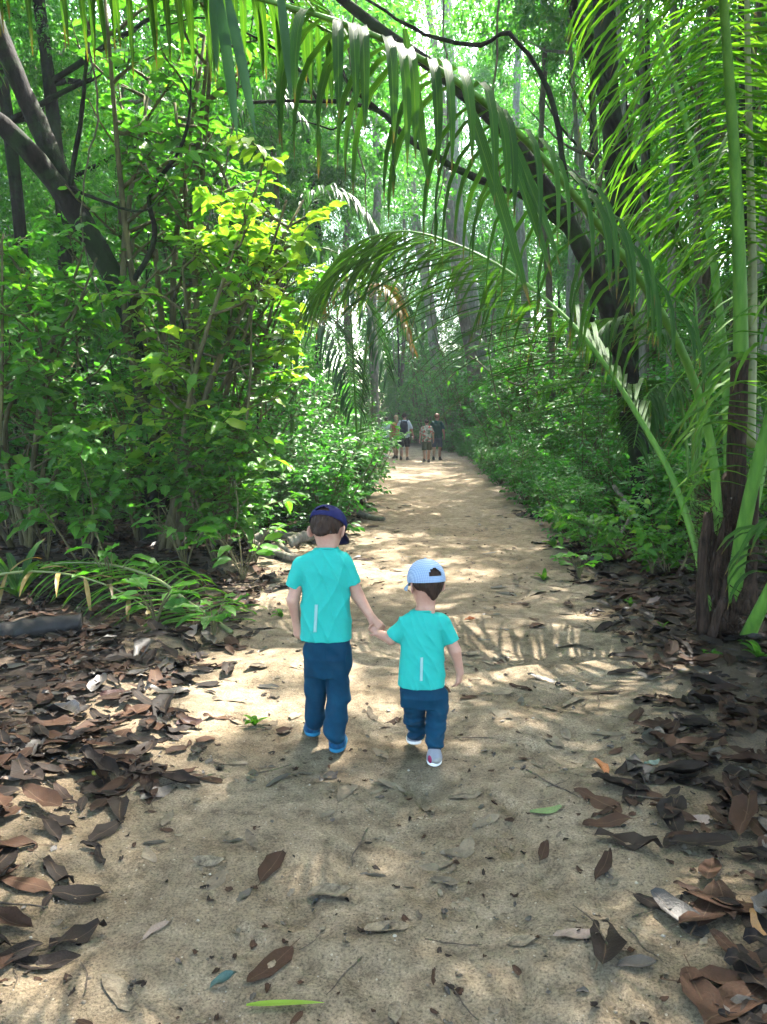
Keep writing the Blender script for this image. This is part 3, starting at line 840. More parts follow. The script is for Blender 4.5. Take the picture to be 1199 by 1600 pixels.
class Vol:
    def __init__(self, lo, hi, h):
        self.lo = np.array(lo, float); self.h = h
        self.n = np.ceil((np.array(hi) - self.lo) / h).astype(int) + 1
        self.F = np.full(tuple(self.n), 1.0, np.float32)
        self.ax = [self.lo[i] + np.arange(self.n[i]) * h for i in range(3)]
    def sl(self, lo, hi, m):
        a = np.clip(np.floor((np.array(lo) - m - self.lo) / self.h).astype(int), 0, self.n)
        b = np.clip(np.ceil((np.array(hi) + m - self.lo) / self.h).astype(int) + 1, 0, self.n)
        return tuple(slice(x, y) for x, y in zip(a, b))
    def grid(self, s):
        return (self.ax[0][s[0]][:, None, None], self.ax[1][s[1]][None, :, None], self.ax[2][s[2]][None, None, :])
    def put(self, fn, lo, hi, k=0.01, op='add'):
        s = self.sl(lo, hi, k + 4 * self.h)
        x, y, z = self.grid(s)
        if x.size * y.size * z.size == 0: return
        d = fn(x, y, z).astype(np.float32)
        f = self.F[s]
        if op == 'add':
            if k > 0:
                hh = np.clip(0.5 + 0.5 * (f - d) / k, 0, 1); self.F[s] = f * (1 - hh) + d * hh - k * hh * (1 - hh)
            else: self.F[s] = np.minimum(f, d)
        elif op == 'cut':
            if k > 0:
                hh = np.clip(0.5 - 0.5 * (f + d) / k, 0, 1); self.F[s] = f * (1 - hh) - d * hh + k * hh * (1 - hh)
            else: self.F[s] = np.maximum(f, -d)
    def cap(self, a, b, ra, rb, k=0.012, op='add', flat=1.0):
        a, b = np.array(a, float), np.array(b, float)
        ab = b - a; L2 = max(ab @ ab, 1e-12)
        m = max(ra, rb)
        def fn(x, y, z):
            t = np.clip(((x - a[0]) * ab[0] + (y - a[1]) * ab[1] + (z - a[2]) * ab[2]) / L2, 0, 1)
            return np.sqrt((x - a[0] - ab[0] * t) ** 2 + ((y - a[1] - ab[1] * t) / flat) ** 2 + (z - a[2] - ab[2] * t) ** 2) - (ra + (rb - ra) * t)
        self.put(fn, np.minimum(a, b) - m, np.maximum(a, b) + m, k, op)
    def chain(self, pts, rad, k=0.012, op='add', flat=1.0):
        for i in range(len(pts) - 1): self.cap(pts[i], pts[i + 1], rad[i], rad[i + 1], k, op, flat)
    def ell(self, c, r, k=0.012, Rm=None, op='add'):
        c, r = np.array(c, float), np.array(r, float)
        Rm = np.eye(3) if Rm is None else np.array(Rm)      # columns = local axes
        def fn(x, y, z):
            dx, dy, dz = x - c[0], y - c[1], z - c[2]
            q = [(dx * Rm[0][i] + dy * Rm[1][i] + dz * Rm[2][i]) for i in range(3)]
            k0 = np.sqrt(sum((q[i] / r[i]) ** 2 for i in range(3))); k1 = np.sqrt(sum((q[i] / r[i] ** 2) ** 2 for i in range(3)))
            return k0 * (k0 - 1) / np.maximum(k1, 1e-6)
        self.put(fn, c - max(r), c + max(r), k, op)
    def loft(self, zs, cx, cyc, w, d, k=0.02, pw=2.4, op='add'):
        zs = np.array(zs, float)
        def fn(x, y, z):
            zz = np.clip(z, zs[0], zs[-1])
            W, D, X0, Y0 = np.interp(zz, zs, w), np.interp(zz, zs, d), np.interp(zz, zs, cx), np.interp(zz, zs, cyc)
            q = (np.abs((x - X0) / W) ** pw + np.abs((y - Y0) / D) ** pw) ** (1 / pw)
            f = (q - 1) * np.minimum(W, D)
            oz = np.maximum(zs[0] - z, z - zs[-1])
            return np.maximum(f, oz)
        self.put(fn, (min(cx) - max(w), min(cyc) - max(d), zs[0]), (max(cx) + max(w), max(cyc) + max(d), zs[-1]), k, op)
    def half(self, p, n, lo, hi, k=0.0):
        """cut away the side of the plane that n points to, inside the box lo..hi"""
        n = np.array(n, float); n /= np.linalg.norm(n)
        s = self.sl(lo, hi, 0); x, y, z = self.grid(s)
        d = (x - p[0]) * n[0] + (y - p[1]) * n[1] + (z - p[2]) * n[2]
        self.F[s] = np.maximum(self.F[s], d)
    def disp(self, fn):
        s = self.F < 0.04; I = np.argwhere(s)
        x, y, z = (self.ax[i][I[:, i]] for i in range(3))
        self.F[I[:, 0], I[:, 1], I[:, 2]] += fn(x, y, z)
    def back_y(self, x, z):
        """first surface met coming from -y"""
        i = int(round((x - self.lo[0]) / self.h)); k = int(round((z - self.lo[2]) / self.h))
        col = self.F[min(max(i, 0), self.n[0] - 1), :, min(max(k, 0), self.n[2] - 1)]
        w = np.argwhere(col < 0)
        if not len(w): return None
        j = int(w[0][0])
        if j == 0: return self.ax[1][0]
        return self.ax[1][j] - self.h * (col[j] / (col[j] - col[j - 1]))
    def mesh(self, name, mat, smooth_it=2):
        V, Fq = surface_nets(self.F, self.lo, self.h)
        for _ in range(smooth_it):
            a = np.zeros_like(V); c = np.zeros(len(V))
            for i in range(4):
                u, v = Fq[:, i], Fq[:, (i + 1) % 4]
                np.add.at(a, u, V[v]); np.add.at(c, u, 1)
            V = V * 0.5 + 0.5 * a / np.maximum(c, 1)[:, None]
        return make_mesh(name, V, Fq, mats=[mat])

def nrm(v): v = np.array(v, float); return v / np.linalg.norm(v)
def frame(fwd, up=(0, 0, 1)):
    f = nrm(fwd); r = nrm(np.cross(f, up)); u = np.cross(r, f)
    return np.stack([r, f, u], 1)          # columns: right, forward, up

def cloth_mat(name, colr, rough=0.75, weave=900.0, var=0.12, bump=0.15, colr2=None, scale=14):
    return solid(name, colr, rough=rough, spec=0.08, var=var, scale=scale, bump=bump, bscale=weave * 0.3, colr2=colr2, sheen=0.0, bdist=0.002)
M['skin'] = solid('skin', (0.42, 0.235, 0.165), rough=0.55, spec=0.4, colr2=(0.34, 0.17, 0.12), scale=18, bump=0.05, bscale=200)
M['skin_ear'] = M['skin']
M['hair_brown'] = solid('brown_hair', (0.040, 0.022, 0.014), spec=0.12, rough=0.6, colr2=(0.020, 0.012, 0.009), scale=60, stretch=(1, 1, 0.25), bump=0.8, bscale=160, bdist=0.004)
M['shirt'] = cloth_mat('turquoise_jersey', (0.022, 0.34, 0.29), rough=0.6, var=0.05)
M['pants'] = cloth_mat('dark_blue_cotton', (0.005, 0.040, 0.075), rough=0.8, colr2=(0.004, 0.027, 0.055))
M['navy'] = cloth_mat('navy_twill', (0.014, 0.016, 0.07), rough=0.8)
M['reflect'] = solid('grey_reflective_print', (0.22, 0.40, 0.38), rough=0.4, var=0.02)
M['white'] = solid('white_rubber', (0.72, 0.72, 0.70), rough=0.6, var=0.05)
M['eye'] = solid('eye_white', (0.75, 0.72, 0.70), rough=0.2, var=0.01)

def head_vol(v, c, Fm, s, k=0.012, face=True):
    """cranium, jaw, ears, nose, brow, lips; Fm columns right/forward/up; s = head height / 0.2"""
    c = np.array(c, float)
    W = lambda x, y, z: c + s * (Fm @ np.array([x, y, z]))
    v.ell(W(0, -0.008, 0.018), np.array([0.072, 0.088, 0.078]) * s, k, Fm)
    v.ell(W(0, 0.026, -0.035), np.array([0.050, 0.058, 0.062]) * s, 0.03 * s, Fm)
    v.ell(W(0, 0.060, -0.075), np.array([0.024, 0.022, 0.018]) * s, 0.02 * s, Fm)
    if face:
        v.cap(W(0, 0.083, -0.008), W(0, 0.099, -0.033), 0.007 * s, 0.011 * s, 0.008 * s)
        v.ell(W(0, 0.082, 0.012), np.array([0.045, 0.012, 0.008]) * s, 0.012 * s, Fm)
        for q in (-1, 1): v.ell(W(q * 0.028, 0.083, -0.004), np.array([0.014, 0.012, 0.009]) * s, 0.004 * s, Fm, op='cut')
        v.ell(W(0, 0.083, -0.053), np.array([0.020, 0.007, 0.005]) * s, 0.005 * s, Fm)
        v.ell(W(0, 0.080, -0.062), np.array([0.016, 0.007, 0.005]) * s, 0.005 * s, Fm)
    for q in (-1, 1):
        th = -q * 0.65
        Er = Fm @ np.array([[math.cos(th), -math.sin(th), 0], [math.sin(th), math.cos(th), 0], [0, 0, 1]]).T
        v.ell(W(q * 0.080, -0.006, -0.010), np.array([0.0065, 0.021, 0.031]) * s, 0.004 * s, Er)
        v.ell(W(q * 0.086, 0.004, -0.006), np.array([0.006, 0.012, 0.019]) * s, 0.004 * s, Er, op='cut')

def hand_vol(v, wrist, palm_dir, back_n, L, curl, s, thumb_side=1, k=0.004, spread=0.16):
    """palm with four unequal bent fingers and a thumb from the side; L = hand length"""
    d = nrm(palm_dir); n = nrm(np.array(back_n, float) - d * np.dot(back_n, d)); sd = np.cross(d, n)
    w = np.array(wrist, float)
    pl = L * 0.48; pw = L * 0.40
    for u in (-0.30, -0.1, 0.1, 0.30):
        v.cap(w + d * L * 0.04 + sd * u * pw * 0.75, w + d * pl + sd * u * pw * 1.15, L * 0.082, L * 0.078, 0.012 * s * 1.2)
    fl = [0.40, 0.47, 0.45, 0.36]
    for i, u in enumerate((0.36, 0.12, -0.12, -0.36)):
        u = u * thumb_side
        p = w + d * pl * 0.96 + sd * u * pw * 1.1
        ang = 0.0; r = L * 0.050
        fd = nrm(d + sd * u * spread)
        for j, (fr, cu) in enumerate(((0.42, curl), (0.32, curl * 1.1), (0.26, curl * 0.8))):
            ang += cu
            q = p + (fd * math.cos(ang) - n * math.sin(ang)) * L * fl[i] * fr
            v.cap(p, q, r, r * 0.92, k); p = q; r *= 0.92
    p = w + d * L * 0.13 + sd * thumb_side * pw * 0.40
    q = p + nrm(d * 0.65 + sd * thumb_side * 0.75 - n * 0.35) * L * 0.25
    t = q + nrm(d * 0.95 + sd * thumb_side * 0.15 - n * 0.4) * L * 0.22
    v.cap(p, q, L * 0.075, L * 0.058, 0.008 * s); v.cap(q, t, L * 0.055, L * 0.045, k)

def cap_mesh(c, Fm, rx, ry, rz, low, opening=None, th=0.003, mat=None, seams=6):
    """baseball cap crown: dome with an arched gap over the strap at the back; returns mesh in the same space"""
    nu, nv = 72, 22
    V, Fq = [], []
    keep = []
    def pt(a, e, o):
        ce, se = math.cos(e), math.sin(e)
        r = 1 + 0.008 * abs(math.sin(a * seams / 2)) ** 0.5 - 0.008
        q = np.array([(rx + o) * ce ** 0.85 * math.sin(a) * r, (ry + o) * ce ** 0.85 * math.cos(a) * r, (rz + o) * se])
        return np.array(c) + Fm @ q
    for o in (0.0, -th):
        for j in range(nv + 1):
            for i in range(nu):
                a = 2 * math.pi * i / nu
                e0 = low
                e = e0 + (math.pi / 2 * 0.995 - e0) * j / nv
                V.append(pt(a, e, o))
    off = (nv + 1) * nu
    def gap(a, e):
        if not opening: return False
        ca, ch, cw, hh = opening          # centre azimuth, base elevation, half width (rad), height (rad)
        da = (a - ca + math.pi) % (2 * math.pi) - math.pi
        return e > ch and (da / cw) ** 2 + ((e - ch) / hh) ** 2 < 1
    for j in range(nv):
        for i in range(nu):
            a = 2 * math.pi * (i + 0.5) / nu; e = low + (math.pi / 2 - low) * (j + 0.5) / nv
            if gap(a, e): continue
            i2 = (i + 1) % nu
            q = (j * nu + i, j * nu + i2, (j + 1) * nu + i2, (j + 1) * nu + i)
            Fq.append(q); Fq.append(tuple(off + t for t in q[::-1]))
    return make_mesh('cap_crown', np.array(V), Fq, mats=[mat])

def brim_mesh(c, Fm, rx, ry, z0, length, drop, mat, width=1.05):
    V, Fq = [], []
    nu, nr = 20, 6
    for o in (0, -0.003):
        for i in range(nu + 1):
            a = -width + 2 * width * i / nu
            for r in range(nr + 1):
                t = r / nr
                prof = math.cos(a / width * math.pi / 2) ** 0.55 if abs(a) < width else 0
                ex = length * t * prof
                q = np.array([rx * math.sin(a) * (1 + 0.15 * t), ry * math.cos(a) + ex, z0 - drop * t - 0.35 * (math.sin(a) ** 2) * 0.06 + o])
                V.append(np.array(c) + Fm @ q)
    off = (nu + 1) * (nr + 1)
    for i in range(nu):
        for r in range(nr):
            b = i * (nr + 1) + r
            q = (b, b + 1, b + nr + 2, b + nr + 1)
            Fq.append(q); Fq.append(tuple(off + t for t in q[::-1]))
    for i in range(nu):
        b = i * (nr + 1) + nr; Fq.append((b, b + off, b + nr + 1 + off, b + nr + 1))
    return make_mesh('brim', np.array(V), Fq, mats=[mat])

def strip_on(vol, x0, z0, x1, z1, w, name, mat, parent, out=0.0035, n=14):
    V, Fq = [], []
    for i in range(n + 1):
        t = i / n; x = x0 + (x1 - x0) * t; z = z0 + (z1 - z0) * t
        for s in (-1, 1):
            y = vol.back_y(x + s * w / 2, z)
            V.append((x + s * w / 2, (y if y is not None else 0) - out, z))
    V = np.array(V)
    Vb = V.copy(); Vb[:, 1] += out * 2
    n0 = len(V)
    for i in range(n):
        a = i * 2; Fq.append((a, a + 1, a + 3, a + 2)); Fq.append((a + n0, a + 2 + n0, a + 3 + n0, a + 1 + n0))
        Fq.append((a, a + 2, a + 2 + n0, a + n0)); Fq.append((a + 1, a + 1 + n0, a + 3 + n0, a + 3))
    return obj(name, make_mesh(name, np.concatenate([V, Vb]), Fq, mats=[mat]), parent)

def shoe(root, heel, toe_dir, L, pitch, upper, sole, patches=(), rise=1.3, w=0.37, name='shoe'):
    """heel = ground point under the back of the heel (local), pitch > 0 lifts the heel"""
    f = nrm([toe_dir[0], toe_dir[1], 0]); r = np.cross(f, [0, 0, 1.0])
    ca, sa = math.cos(pitch), math.sin(pitch)
    fw = f * ca - np.array([0, 0, 1.0]) * sa; up = np.cross(r, fw)
    heel = np.array(heel, float)
    toe = heel + f * L * ca
    h0 = heel + np.array([0, 0, L * sa])
    W = lambda x, y, z: h0 + L * (r * x + fw * y + up * z)
    Fm = np.stack([r, fw, up], 1)
    v = Vol(h0 - L * 1.4, h0 + L * 1.6, 0.0028 if L < 0.25 else 0.008)
    v.ell(W(0, 0.20, 0.20), np.array([w * 0.46, 0.20, 0.26]) * L, 0.02, Fm)
    v.ell(W(0.0, 0.62, 0.10), np.array([w * 0.52, 0.37, 0.17]) * L, 0.06, Fm)
    v.cap(W(0, 0.20, 0.25), W(0, 0.20, 0.25 + 0.17 * rise), L * w * 0.40, L * w * 0.42, 0.02)
    v.cap(W(0, 0.24, 0.32 + 0.17 * rise), W(0, 0.23, 0.95), L * w * 0.30, L * w * 0.32, 0.006, 'cut')
    v.half(W(0, 0, 0.085), -up, h0 - 2 * L, h0 + 2 * L)
    so = obj(name, v.mesh(name, upper), root)
    v2 = Vol(h0 - L * 1.4, h0 + L * 1.6, 0.0028 if L < 0.25 else 0.008)
    v2.ell(W(0, 0.21, 0.05), np.array([w * 0.50, 0.225, 0.20]) * L, 0.02, Fm)
    v2.ell(W(0, 0.66, 0.05), np.array([w * 0.56, 0.36, 0.20]) * L, 0.05, Fm)
    v2.half(W(0, 0, 0.095), up, h0 - 2 * L, h0 + 2 * L)
    v2.half(W(0, 0, 0.0), -up, h0 - 2 * L, h0 + 2 * L)
    obj('sole', v2.mesh('sole', sole, 1), so)
    for (x, y, z, a, b, cc, mt, nm) in patches:
        v3 = Vol(h0 - L * 0.6, h0 + L * 1.2, 0.0028)
        v3.ell(W(x, y, z), np.array([a, b, cc]) * L, 0, Fm)
        obj(nm, v3.mesh(nm, mt, 1), so)
    return so
# ------------------------------------------------------------------ the two boys
def local_fn(base):
    b = np.array(base)
    def J(px, py, dy=0.0):
        return np.array(U(px, py, b[1] + dy)) - b
    return J

def masked(*ends):
    def wrap(maker):
        def mk(*a):
            f = maker(*a)
            def fn(x, y, z):
                m = 1
                for e in ends: m = m * (1 - np.exp(-((x - e[0]) ** 2 + (y - e[1]) ** 2 + (z - e[2]) ** 2) / 0.06 ** 2))
                return f(x, y, z) * m
            return fn
        return mk
    return wrap

def knit_folds(c, amp, dirs, seed):
    def fn(x, y, z):
        d = 0
        for (ax, az, fr, w, ph) in dirs:
            u = (x - c[0]) * ax + (z - c[2]) * az
            n_ = vnoise(x * 5 + seed, y * 5, z * 5, seed) * 1.6
            s = np.sin(u * fr * 0.5 + ph + n_)
            d = d - w * ((1 - np.abs(s)) ** 2.2 * 1.6 - 0.4)
        env = 0.5 + 0.5 * vnoise(x * 9, y * 9, z * 7, seed + 3)
        return amp * d * env
    return fn

def build_boy1():
    Yb = 3.52
    base = (U(512, 1150, Yb).x, Yb, gz(U(512, 1150, Yb).x, Yb))
    root = empty('person', base, 0, 'taller boy in turquoise T-shirt, dark blue trousers and navy cap holding hands', 'person')
    J = local_fn(base)
    lo, hi = (-0.26, -0.16, -0.02), (0.36, 0.26, 1.14)
    b = Vol(lo, hi, 0.0034)
    Fm = frame((0.30, 0.80, -0.52), (0.05, 0.3, 1))
    hc = J(512, 828, 0.04)
    head_vol(b, hc, Fm, 1.0)
    nb = J(510, 864, 0.0)
    b.cap(hc + [0, -0.012, -0.03], nb + [0, 0.006, -0.03], 0.042, 0.042, 0.02)
    b.loft([0.46, 0.6, 0.75, 0.86, 0.90], [-.0, -.0, -.005, -.005, -.005], [0, 0, 0, 0, 0], [.09, .085, .09, .07, .035], [.06, .055, .055, .035, .025], 0.03)
    # arms
    sL, eL, wL = J(471, 884, 0), J(458, 938, -0.01), J(464, 974, 0.02)
    sR, eR, wR = J(541, 881, 0), J(559, 930, 0.0), J(581, 966, -0.055)
    b.chain([sL, eL], [.026, .0285], 0.02); b.chain([eL, wL], [.0285, .0185], 0.008)
    b.chain([sR, eR], [.026, .0285], 0.02); b.chain([eR, wR], [.0285, .0185], 0.008)
    hand_vol(b, wL, (0.10, 0.12, -1), (-0.5, -0.85, 0.1), 0.115, 0.38, 1.0, thumb_side=-1)
    hand_vol(b, wR, (0.75, -0.15, -0.75), (-0.1, -0.9, 0.42), 0.105, 0.42, 1.0, thumb_side=1, spread=0.1)
    # legs
    for hp, kn, an in ((J(494, 1010), J(493, 1080, .05), J(492, 1138, .09)), (J(527, 1010), J(527, 1085, .03), J(524, 1150, -.055))):
        b.chain([hp, kn, an], [.045, .034, .026], 0.02)
    body = obj('body', b.mesh('body', M['skin'], 1), root)
    # eyes
    for q in (-1, 1):
        e = Vol(hc - 0.12, hc + 0.12, 0.003)
        e.ell(hc + Fm @ np.array([q * 0.028, 0.079, -0.004]), (0.0085,) * 3, 0)
        obj('eye', e.mesh('eye', M['eye'], 0), root)
    # hair: short, tapering to the nape
    hv = Vol(hc - 0.14, hc + 0.14, 0.003)
    W = lambda x, y, z: hc + Fm @ np.array([x, y, z])
    hv.ell(W(0, -0.010, 0.018), (0.0755, 0.0925, 0.081), 0, Fm)
    hv.half(W(0, -0.05, -0.042), Fm @ np.array([0, 0.42, -0.9]), hc - 0.15, hc + 0.15)
    hv.ell(W(0, -0.070, -0.040), (0.034, 0.018, 0.022), 0.012, Fm)
    hv.half(W(0, 0.055, 0.0), Fm @ np.array([0, 1, -0.35]), hc - 0.15, hc + 0.15)
    for q in (-1, 1): hv.ell(W(q * 0.080, 0.004, -0.022), (0.022, 0.034, 0.040), 0.004, Fm, op='cut')
    hv.disp(lambda x, y, z: 0.0026 * vnoise(x * 190, y * 190, z * 50, 5))
    obj('hair', hv.mesh('hair', M['hair_brown'], 1), root)
    # cap
    cr = obj('cap', cap_mesh(W(0.0, -0.004, 0.030), Fm @ frame((0.10, 1, -0.06)), 0.084, 0.101, 0.080, -0.08, (math.pi - 0.15, 0.22, 0.42, 0.34), mat=M['navy']), root)
    obj('brim', brim_mesh(W(0.0, -0.004, 0.030), Fm @ frame((0.10, 1, -0.06)), 0.078, 0.092, -0.002, 0.075, 0.022, M['navy']), cr)
    bt = Vol(hc - 0.2, hc + 0.2, 0.003); bt.ell(W(0, -0.008, 0.112), (0.007, 0.007, 0.004), 0, Fm); obj('button', bt.mesh('button', M['navy'], 1), cr)
    # shirt
    s = Vol(lo, hi, 0.0034)
    z0, cx = J(510, 998)[2], J(510, 900)[0]
    zt = J(510, 857)[2]
    zs = [z0, z0 + .1, z0 + .22, zt - .10, zt - .05, zt - .022, zt - .006, zt + .003]
    eSL, eSR = J(458.5, 917, 0), J(551.5, 913, 0)
    s.cap(J(471, 884), eSL, 0.043, 0.038, 0.03); s.cap(J(539, 881), eSR, 0.043, 0.040, 0.03)
    dL, dR = nrm(eSL - sL), nrm(eSR - sR)
    s.half(eSL, dL + [0.0, 0, 0], eSL - 0.09, eSL + 0.09); s.half(eSR, dR, eSR - 0.09, eSR + 0.09)
    s.cap(eSL - dL * 0.015, eSL + dL * 0.05, 0.031, 0.033, 0.002, 'cut'); s.cap(eSR - dR * 0.015, eSR + dR * 0.05, 0.032, 0.034, 0.002, 'cut')
    s.cap(J(486, 878), J(532, 876), 0.044, 0.044, 0.02)
    s.loft(zs, [J(510, 998)[0], J(509, 960)[0], cx, cx - .002, cx - .002, cx - .0, cx, cx], [0, 0, 0, 0, 0, 0, 0.004, 0.004],
           [.118, .115, .110, .106, .096, .080, .060, .056], [.088, .084, .080, .074, .062, .052, .050, .048], 0.012, pw=2.5)
    s.disp(masked(eSL, eSR)(knit_folds)(J(512, 872), 0.0066, [(1, 0.45, 95, 1, 0.3), (1, -0.35, 70, .8, 1.0), (0.5, 1, 60, .3, 0)], 2))
    s.half((0, 0, z0 + 0.003), (0, 0, -1), lo, hi)
    s.cap((cx, 0.004, zt + 0.046), (cx, 0.01, zt + 0.08), 0.050, 0.054, 0.003, 'cut')
    shirt = obj('shirt', s.mesh('shirt', M['shirt'], 1), root)
    strip_on(s, J(497, 938)[0], J(497, 938)[2], J(495, 980)[0], J(495, 980)[2], 0.014, 'reflective_strip', M['reflect'], shirt)
    a = np.linspace(0, 2 * math.pi, 29)[:-1]
    tb = Tubes()
    P = np.array([[cx + .0515 * math.sin(t), 0.004 + .046 * math.cos(t), zt - 0.004 + 0.010 * (-math.cos(t))] for t in np.append(a, a[0])])
    tb.add(P, np.full(len(P), 0.0052), 6, cap=False); obj('collar', tb.mesh('collar', [M['shirt']]), shirt)
    # trousers
    t = Vol((-0.26, -0.2, -0.01), (0.3, 0.26, 0.60), 0.0034)
    t.loft([J(0, 1054)[2], J(0, 1025)[2], z0 + .03], [J(512, 1000)[0]] * 3, [0.005, 0.0, 0], [.096, .108, .100], [.060, .080, .070], 0.02, pw=2.6)
    t.chain([J(494, 1020), J(493, 1080, .05), J(491.5, 1128, .085)], [.056, .049, .043], 0.012, flat=1.12)
    t.chain([J(529, 1018), J(528, 1085, .015), J(523.5, 1146, -.052)], [.058, .053, .048], 0.012, flat=1.12)
    mx_ = J(508.5, 1100)[0]
    t.half(J(491, 1139, .085), (0, -0.1, -1), (-0.3, -0.3, -0.1), (mx_, 0.3, 0.3)); t.half(J(524, 1158, -.052), (0, -0.1, -1), (mx_, -0.3, -0.1), (0.4, 0.3, 0.3))
    def tr(x, y, z):
        low = np.clip((0.30 - z) / 0.25, 0, 1)
        return 0.0060 * vnoise(x * 14, y * 14, z * 18, 8) + 0.009 * (0.25 + low) * vnoise(x * 9 + 0.3 * np.sin(z * 30), y * 9, z * 34 + x * 14, 9) + 0.0022 * np.sin(x * 60 + z * 40 + 2 * vnoise(x * 8, y * 8, z * 8, 4))
    t.disp(tr)
    tr_ = obj('trousers', t.mesh('trousers', M['pants'], 1), root)
    strip_on(t, J(511.5, 1002)[0], J(0, 1002)[2], J(511, 1036)[0], J(0, 1036)[2], 0.004, 'seam', M['pants'], tr_, out=0.002)
    strip_on(t, J(546, 1008)[0] - .012, J(0, 1010)[2], J(544, 1048)[0] - .008, J(0, 1040)[2], 0.006, 'pocket', M['pants'], tr_, out=0.003)
    up = solid('bright_blue_mesh_shoe', (0.008, 0.075, 0.15), rough=0.6, spec=0.1, colr2=(0.005, 0.03, 0.08), scale=60)
    so = solid('light_blue_sole', (0.02, 0.15, 0.26), rough=0.6, spec=0.1, var=0.1)
    shoe(root, J(491, 1150, .05) * [1, 1, 0] + [0, 0, 0.004], (-0.22, 1), 0.175, 0.10, up, so)
    shoe(root, J(524, 1164, -.09) * [1, 1, 0] + [0, 0, 0.003], (0.12, 1), 0.175, 0.0, up, so)
build_boy1()

def build_boy2():
    Yb = 3.38
    x0 = U(667, 1170, Yb).x
    base = (x0, Yb, gz(x0, Yb))
    root = empty('person', base, 0, 'smaller boy in turquoise T-shirt and pale blue checked cap, walking beside the taller boy', 'person')
    J = local_fn(base)
    lo, hi = (-0.30, -0.17, -0.02), (0.20, 0.26, 0.93)
    b = Vol(lo, hi, 0.0032)
    Fm = frame((-0.42, 0.82, -0.16), (-0.02, 0.1, 1))
    hc = J(666, 913, 0.03)
    S = 0.93
    head_vol(b, hc, Fm, S)
    nb = J(666, 962, 0)
    b.cap(hc + [0, -0.012, -0.04], nb + [0, 0.005, -0.02], 0.040, 0.036, 0.03)
    zt = J(0, 954)[2]; zh = J(0, 1070)[2]; cx = J(666, 0)[0]
    b.loft([zh - .02, zh + .1, zt - .1, zt - .03, zt], [cx] * 5, [0] * 5, [.08, .08, .075, .05, .03], [.06, .06, .045, .03, .022], 0.03)
    sL, eL, wL = J(634, 972, 0), J(612, 998, 0.02), J(592, 990, 0.065)
    sR, eR, wR = J(694, 975, 0), J(711, 1017, -.01), J(719, 1050, 0.0)
    b.chain([sL, eL, wL], [.025, .027, .0185], 0.010)
    b.chain([sR, eR], [.025, .027], 0.01); b.chain([eR, wR], [.027, .0175], 0.008)
    hand_vol(b, wL, (-0.78, 0.0, 0.62), (-0.3, 0.75, -0.2), 0.080, 0.55, 0.8, thumb_side=1, spread=0.1)
    hand_vol(b, wR, (-0.10, 0.10, -1), (0.80, -0.60, -0.1), 0.095, 0.36, 0.8, thumb_side=-1, spread=0.2)
    for hp, kn, an in ((J(650, 1085), J(649, 1122, .05), J(652, 1150, .10)), (J(682, 1085), J(681, 1128, .01), J(679, 1166, -.068))):
        b.chain([hp, kn, an], [.04, .032, .024], 0.02)
    obj('body', b.mesh('body', M['skin'], 1), root)
    W = lambda x, y, z: hc + S * (Fm @ np.array([x, y, z]))
    for q in (-1, 1):
        e = Vol(hc - 0.12, hc + 0.12, 0.003); e.ell(W(q * 0.028, 0.079, -0.004), (0.008,) * 3, 0); obj('eye', e.mesh('eye', M['eye'], 0), root)
    hv = Vol(hc - 0.14, hc + 0.14, 0.003)
    hv.ell(W(0, -0.010, 0.018), np.array((0.0775, 0.094, 0.082)) * S, 0, Fm)
    hv.half(W(0, -0.05, -0.030), Fm @ np.array([0, 0.30, -0.95]), hc - 0.15, hc + 0.15)
    hv.ell(W(0.0, -0.064, -0.030), np.array((0.036, 0.020, 0.030)) * S, 0.015, Fm)
    hv.ell(W(0.0, -0.060, -0.056), np.array((0.015, 0.014, 0.018)) * S, 0.015, Fm)
    hv.half(W(0, 0.045, 0.0), Fm @ np.array([0, 1, -0.35]), hc - 0.15, hc + 0.15)
    for q in (-1, 1): hv.ell(W(q * 0.080, 0.008, -0.026), np.array((0.022, 0.028, 0.036)) * S, 0.006, Fm, op='cut')
    hv.disp(lambda x, y, z: 0.0026 * vnoise(x * 120, y * 120, z * 50, 5))
    obj('hair', hv.mesh('hair', M['hair_brown'], 1), root)
    mc, nt, out = new_mat('pale_blue_check')
    tc = N(nt, 'ShaderNodeTexCoord'); sx = N(nt, 'ShaderNodeSeparateXYZ'); nt.links.new(tc.outputs['Object'], sx.inputs[0])
    xs_ = mathn(nt, 'SINE', mathn(nt, 'MULTIPLY', mathn(nt, 'ADD', sx.outputs[0], mathn(nt, 'MULTIPLY', sx.outputs[1], 0.5)), 950.0))
    zs_ = mathn(nt, 'SINE', mathn(nt, 'MULTIPLY', sx.outputs[2], 950.0))
    f = mathn(nt, 'ADD', mathn(nt, 'MULTIPLY', mathn(nt, 'ADD', xs_, zs_), 0.3), 0.5, True)
    pp = N(nt, 'ShaderNodeBsdfPrincipled', Roughness=0.8)
    nt.links.new(mixc(nt, f, (0.14, 0.21, 0.34), (0.29, 0.37, 0.49)), pp.inputs['Base Color']); nt.links.new(pp.outputs[0], out.inputs[0])
    CF = Fm @ frame((0.0, 1, 0.02))
    cc = W(0.0, -0.004, 0.026)
    cr = obj('cap', cap_mesh(cc, CF, 0.081, 0.097, 0.088, -0.14, (math.pi + 0.05, 0.14, 0.40, 0.50), mat=mc), root)
    obj('brim', brim_mesh(cc, CF, 0.075, 0.088, -0.003, 0.060, 0.030, mc), cr)
    bt = Vol(hc - 0.2, hc + 0.2, 0.003); bt.ell(W(0, -0.006, 0.122), (0.007, 0.007, 0.004), 0, Fm); obj('button', bt.mesh('button', mc, 1), cr)
    # shirt
    s = Vol(lo, hi, 0.0032)
    zs = [zh, zh + .06, zh + .16, zt - .09, zt - .045, zt - .020, zt - .006, zt + .003]
    eSL, eSR = J(615, 995, 0.016), J(706.5, 1003, -0.004)
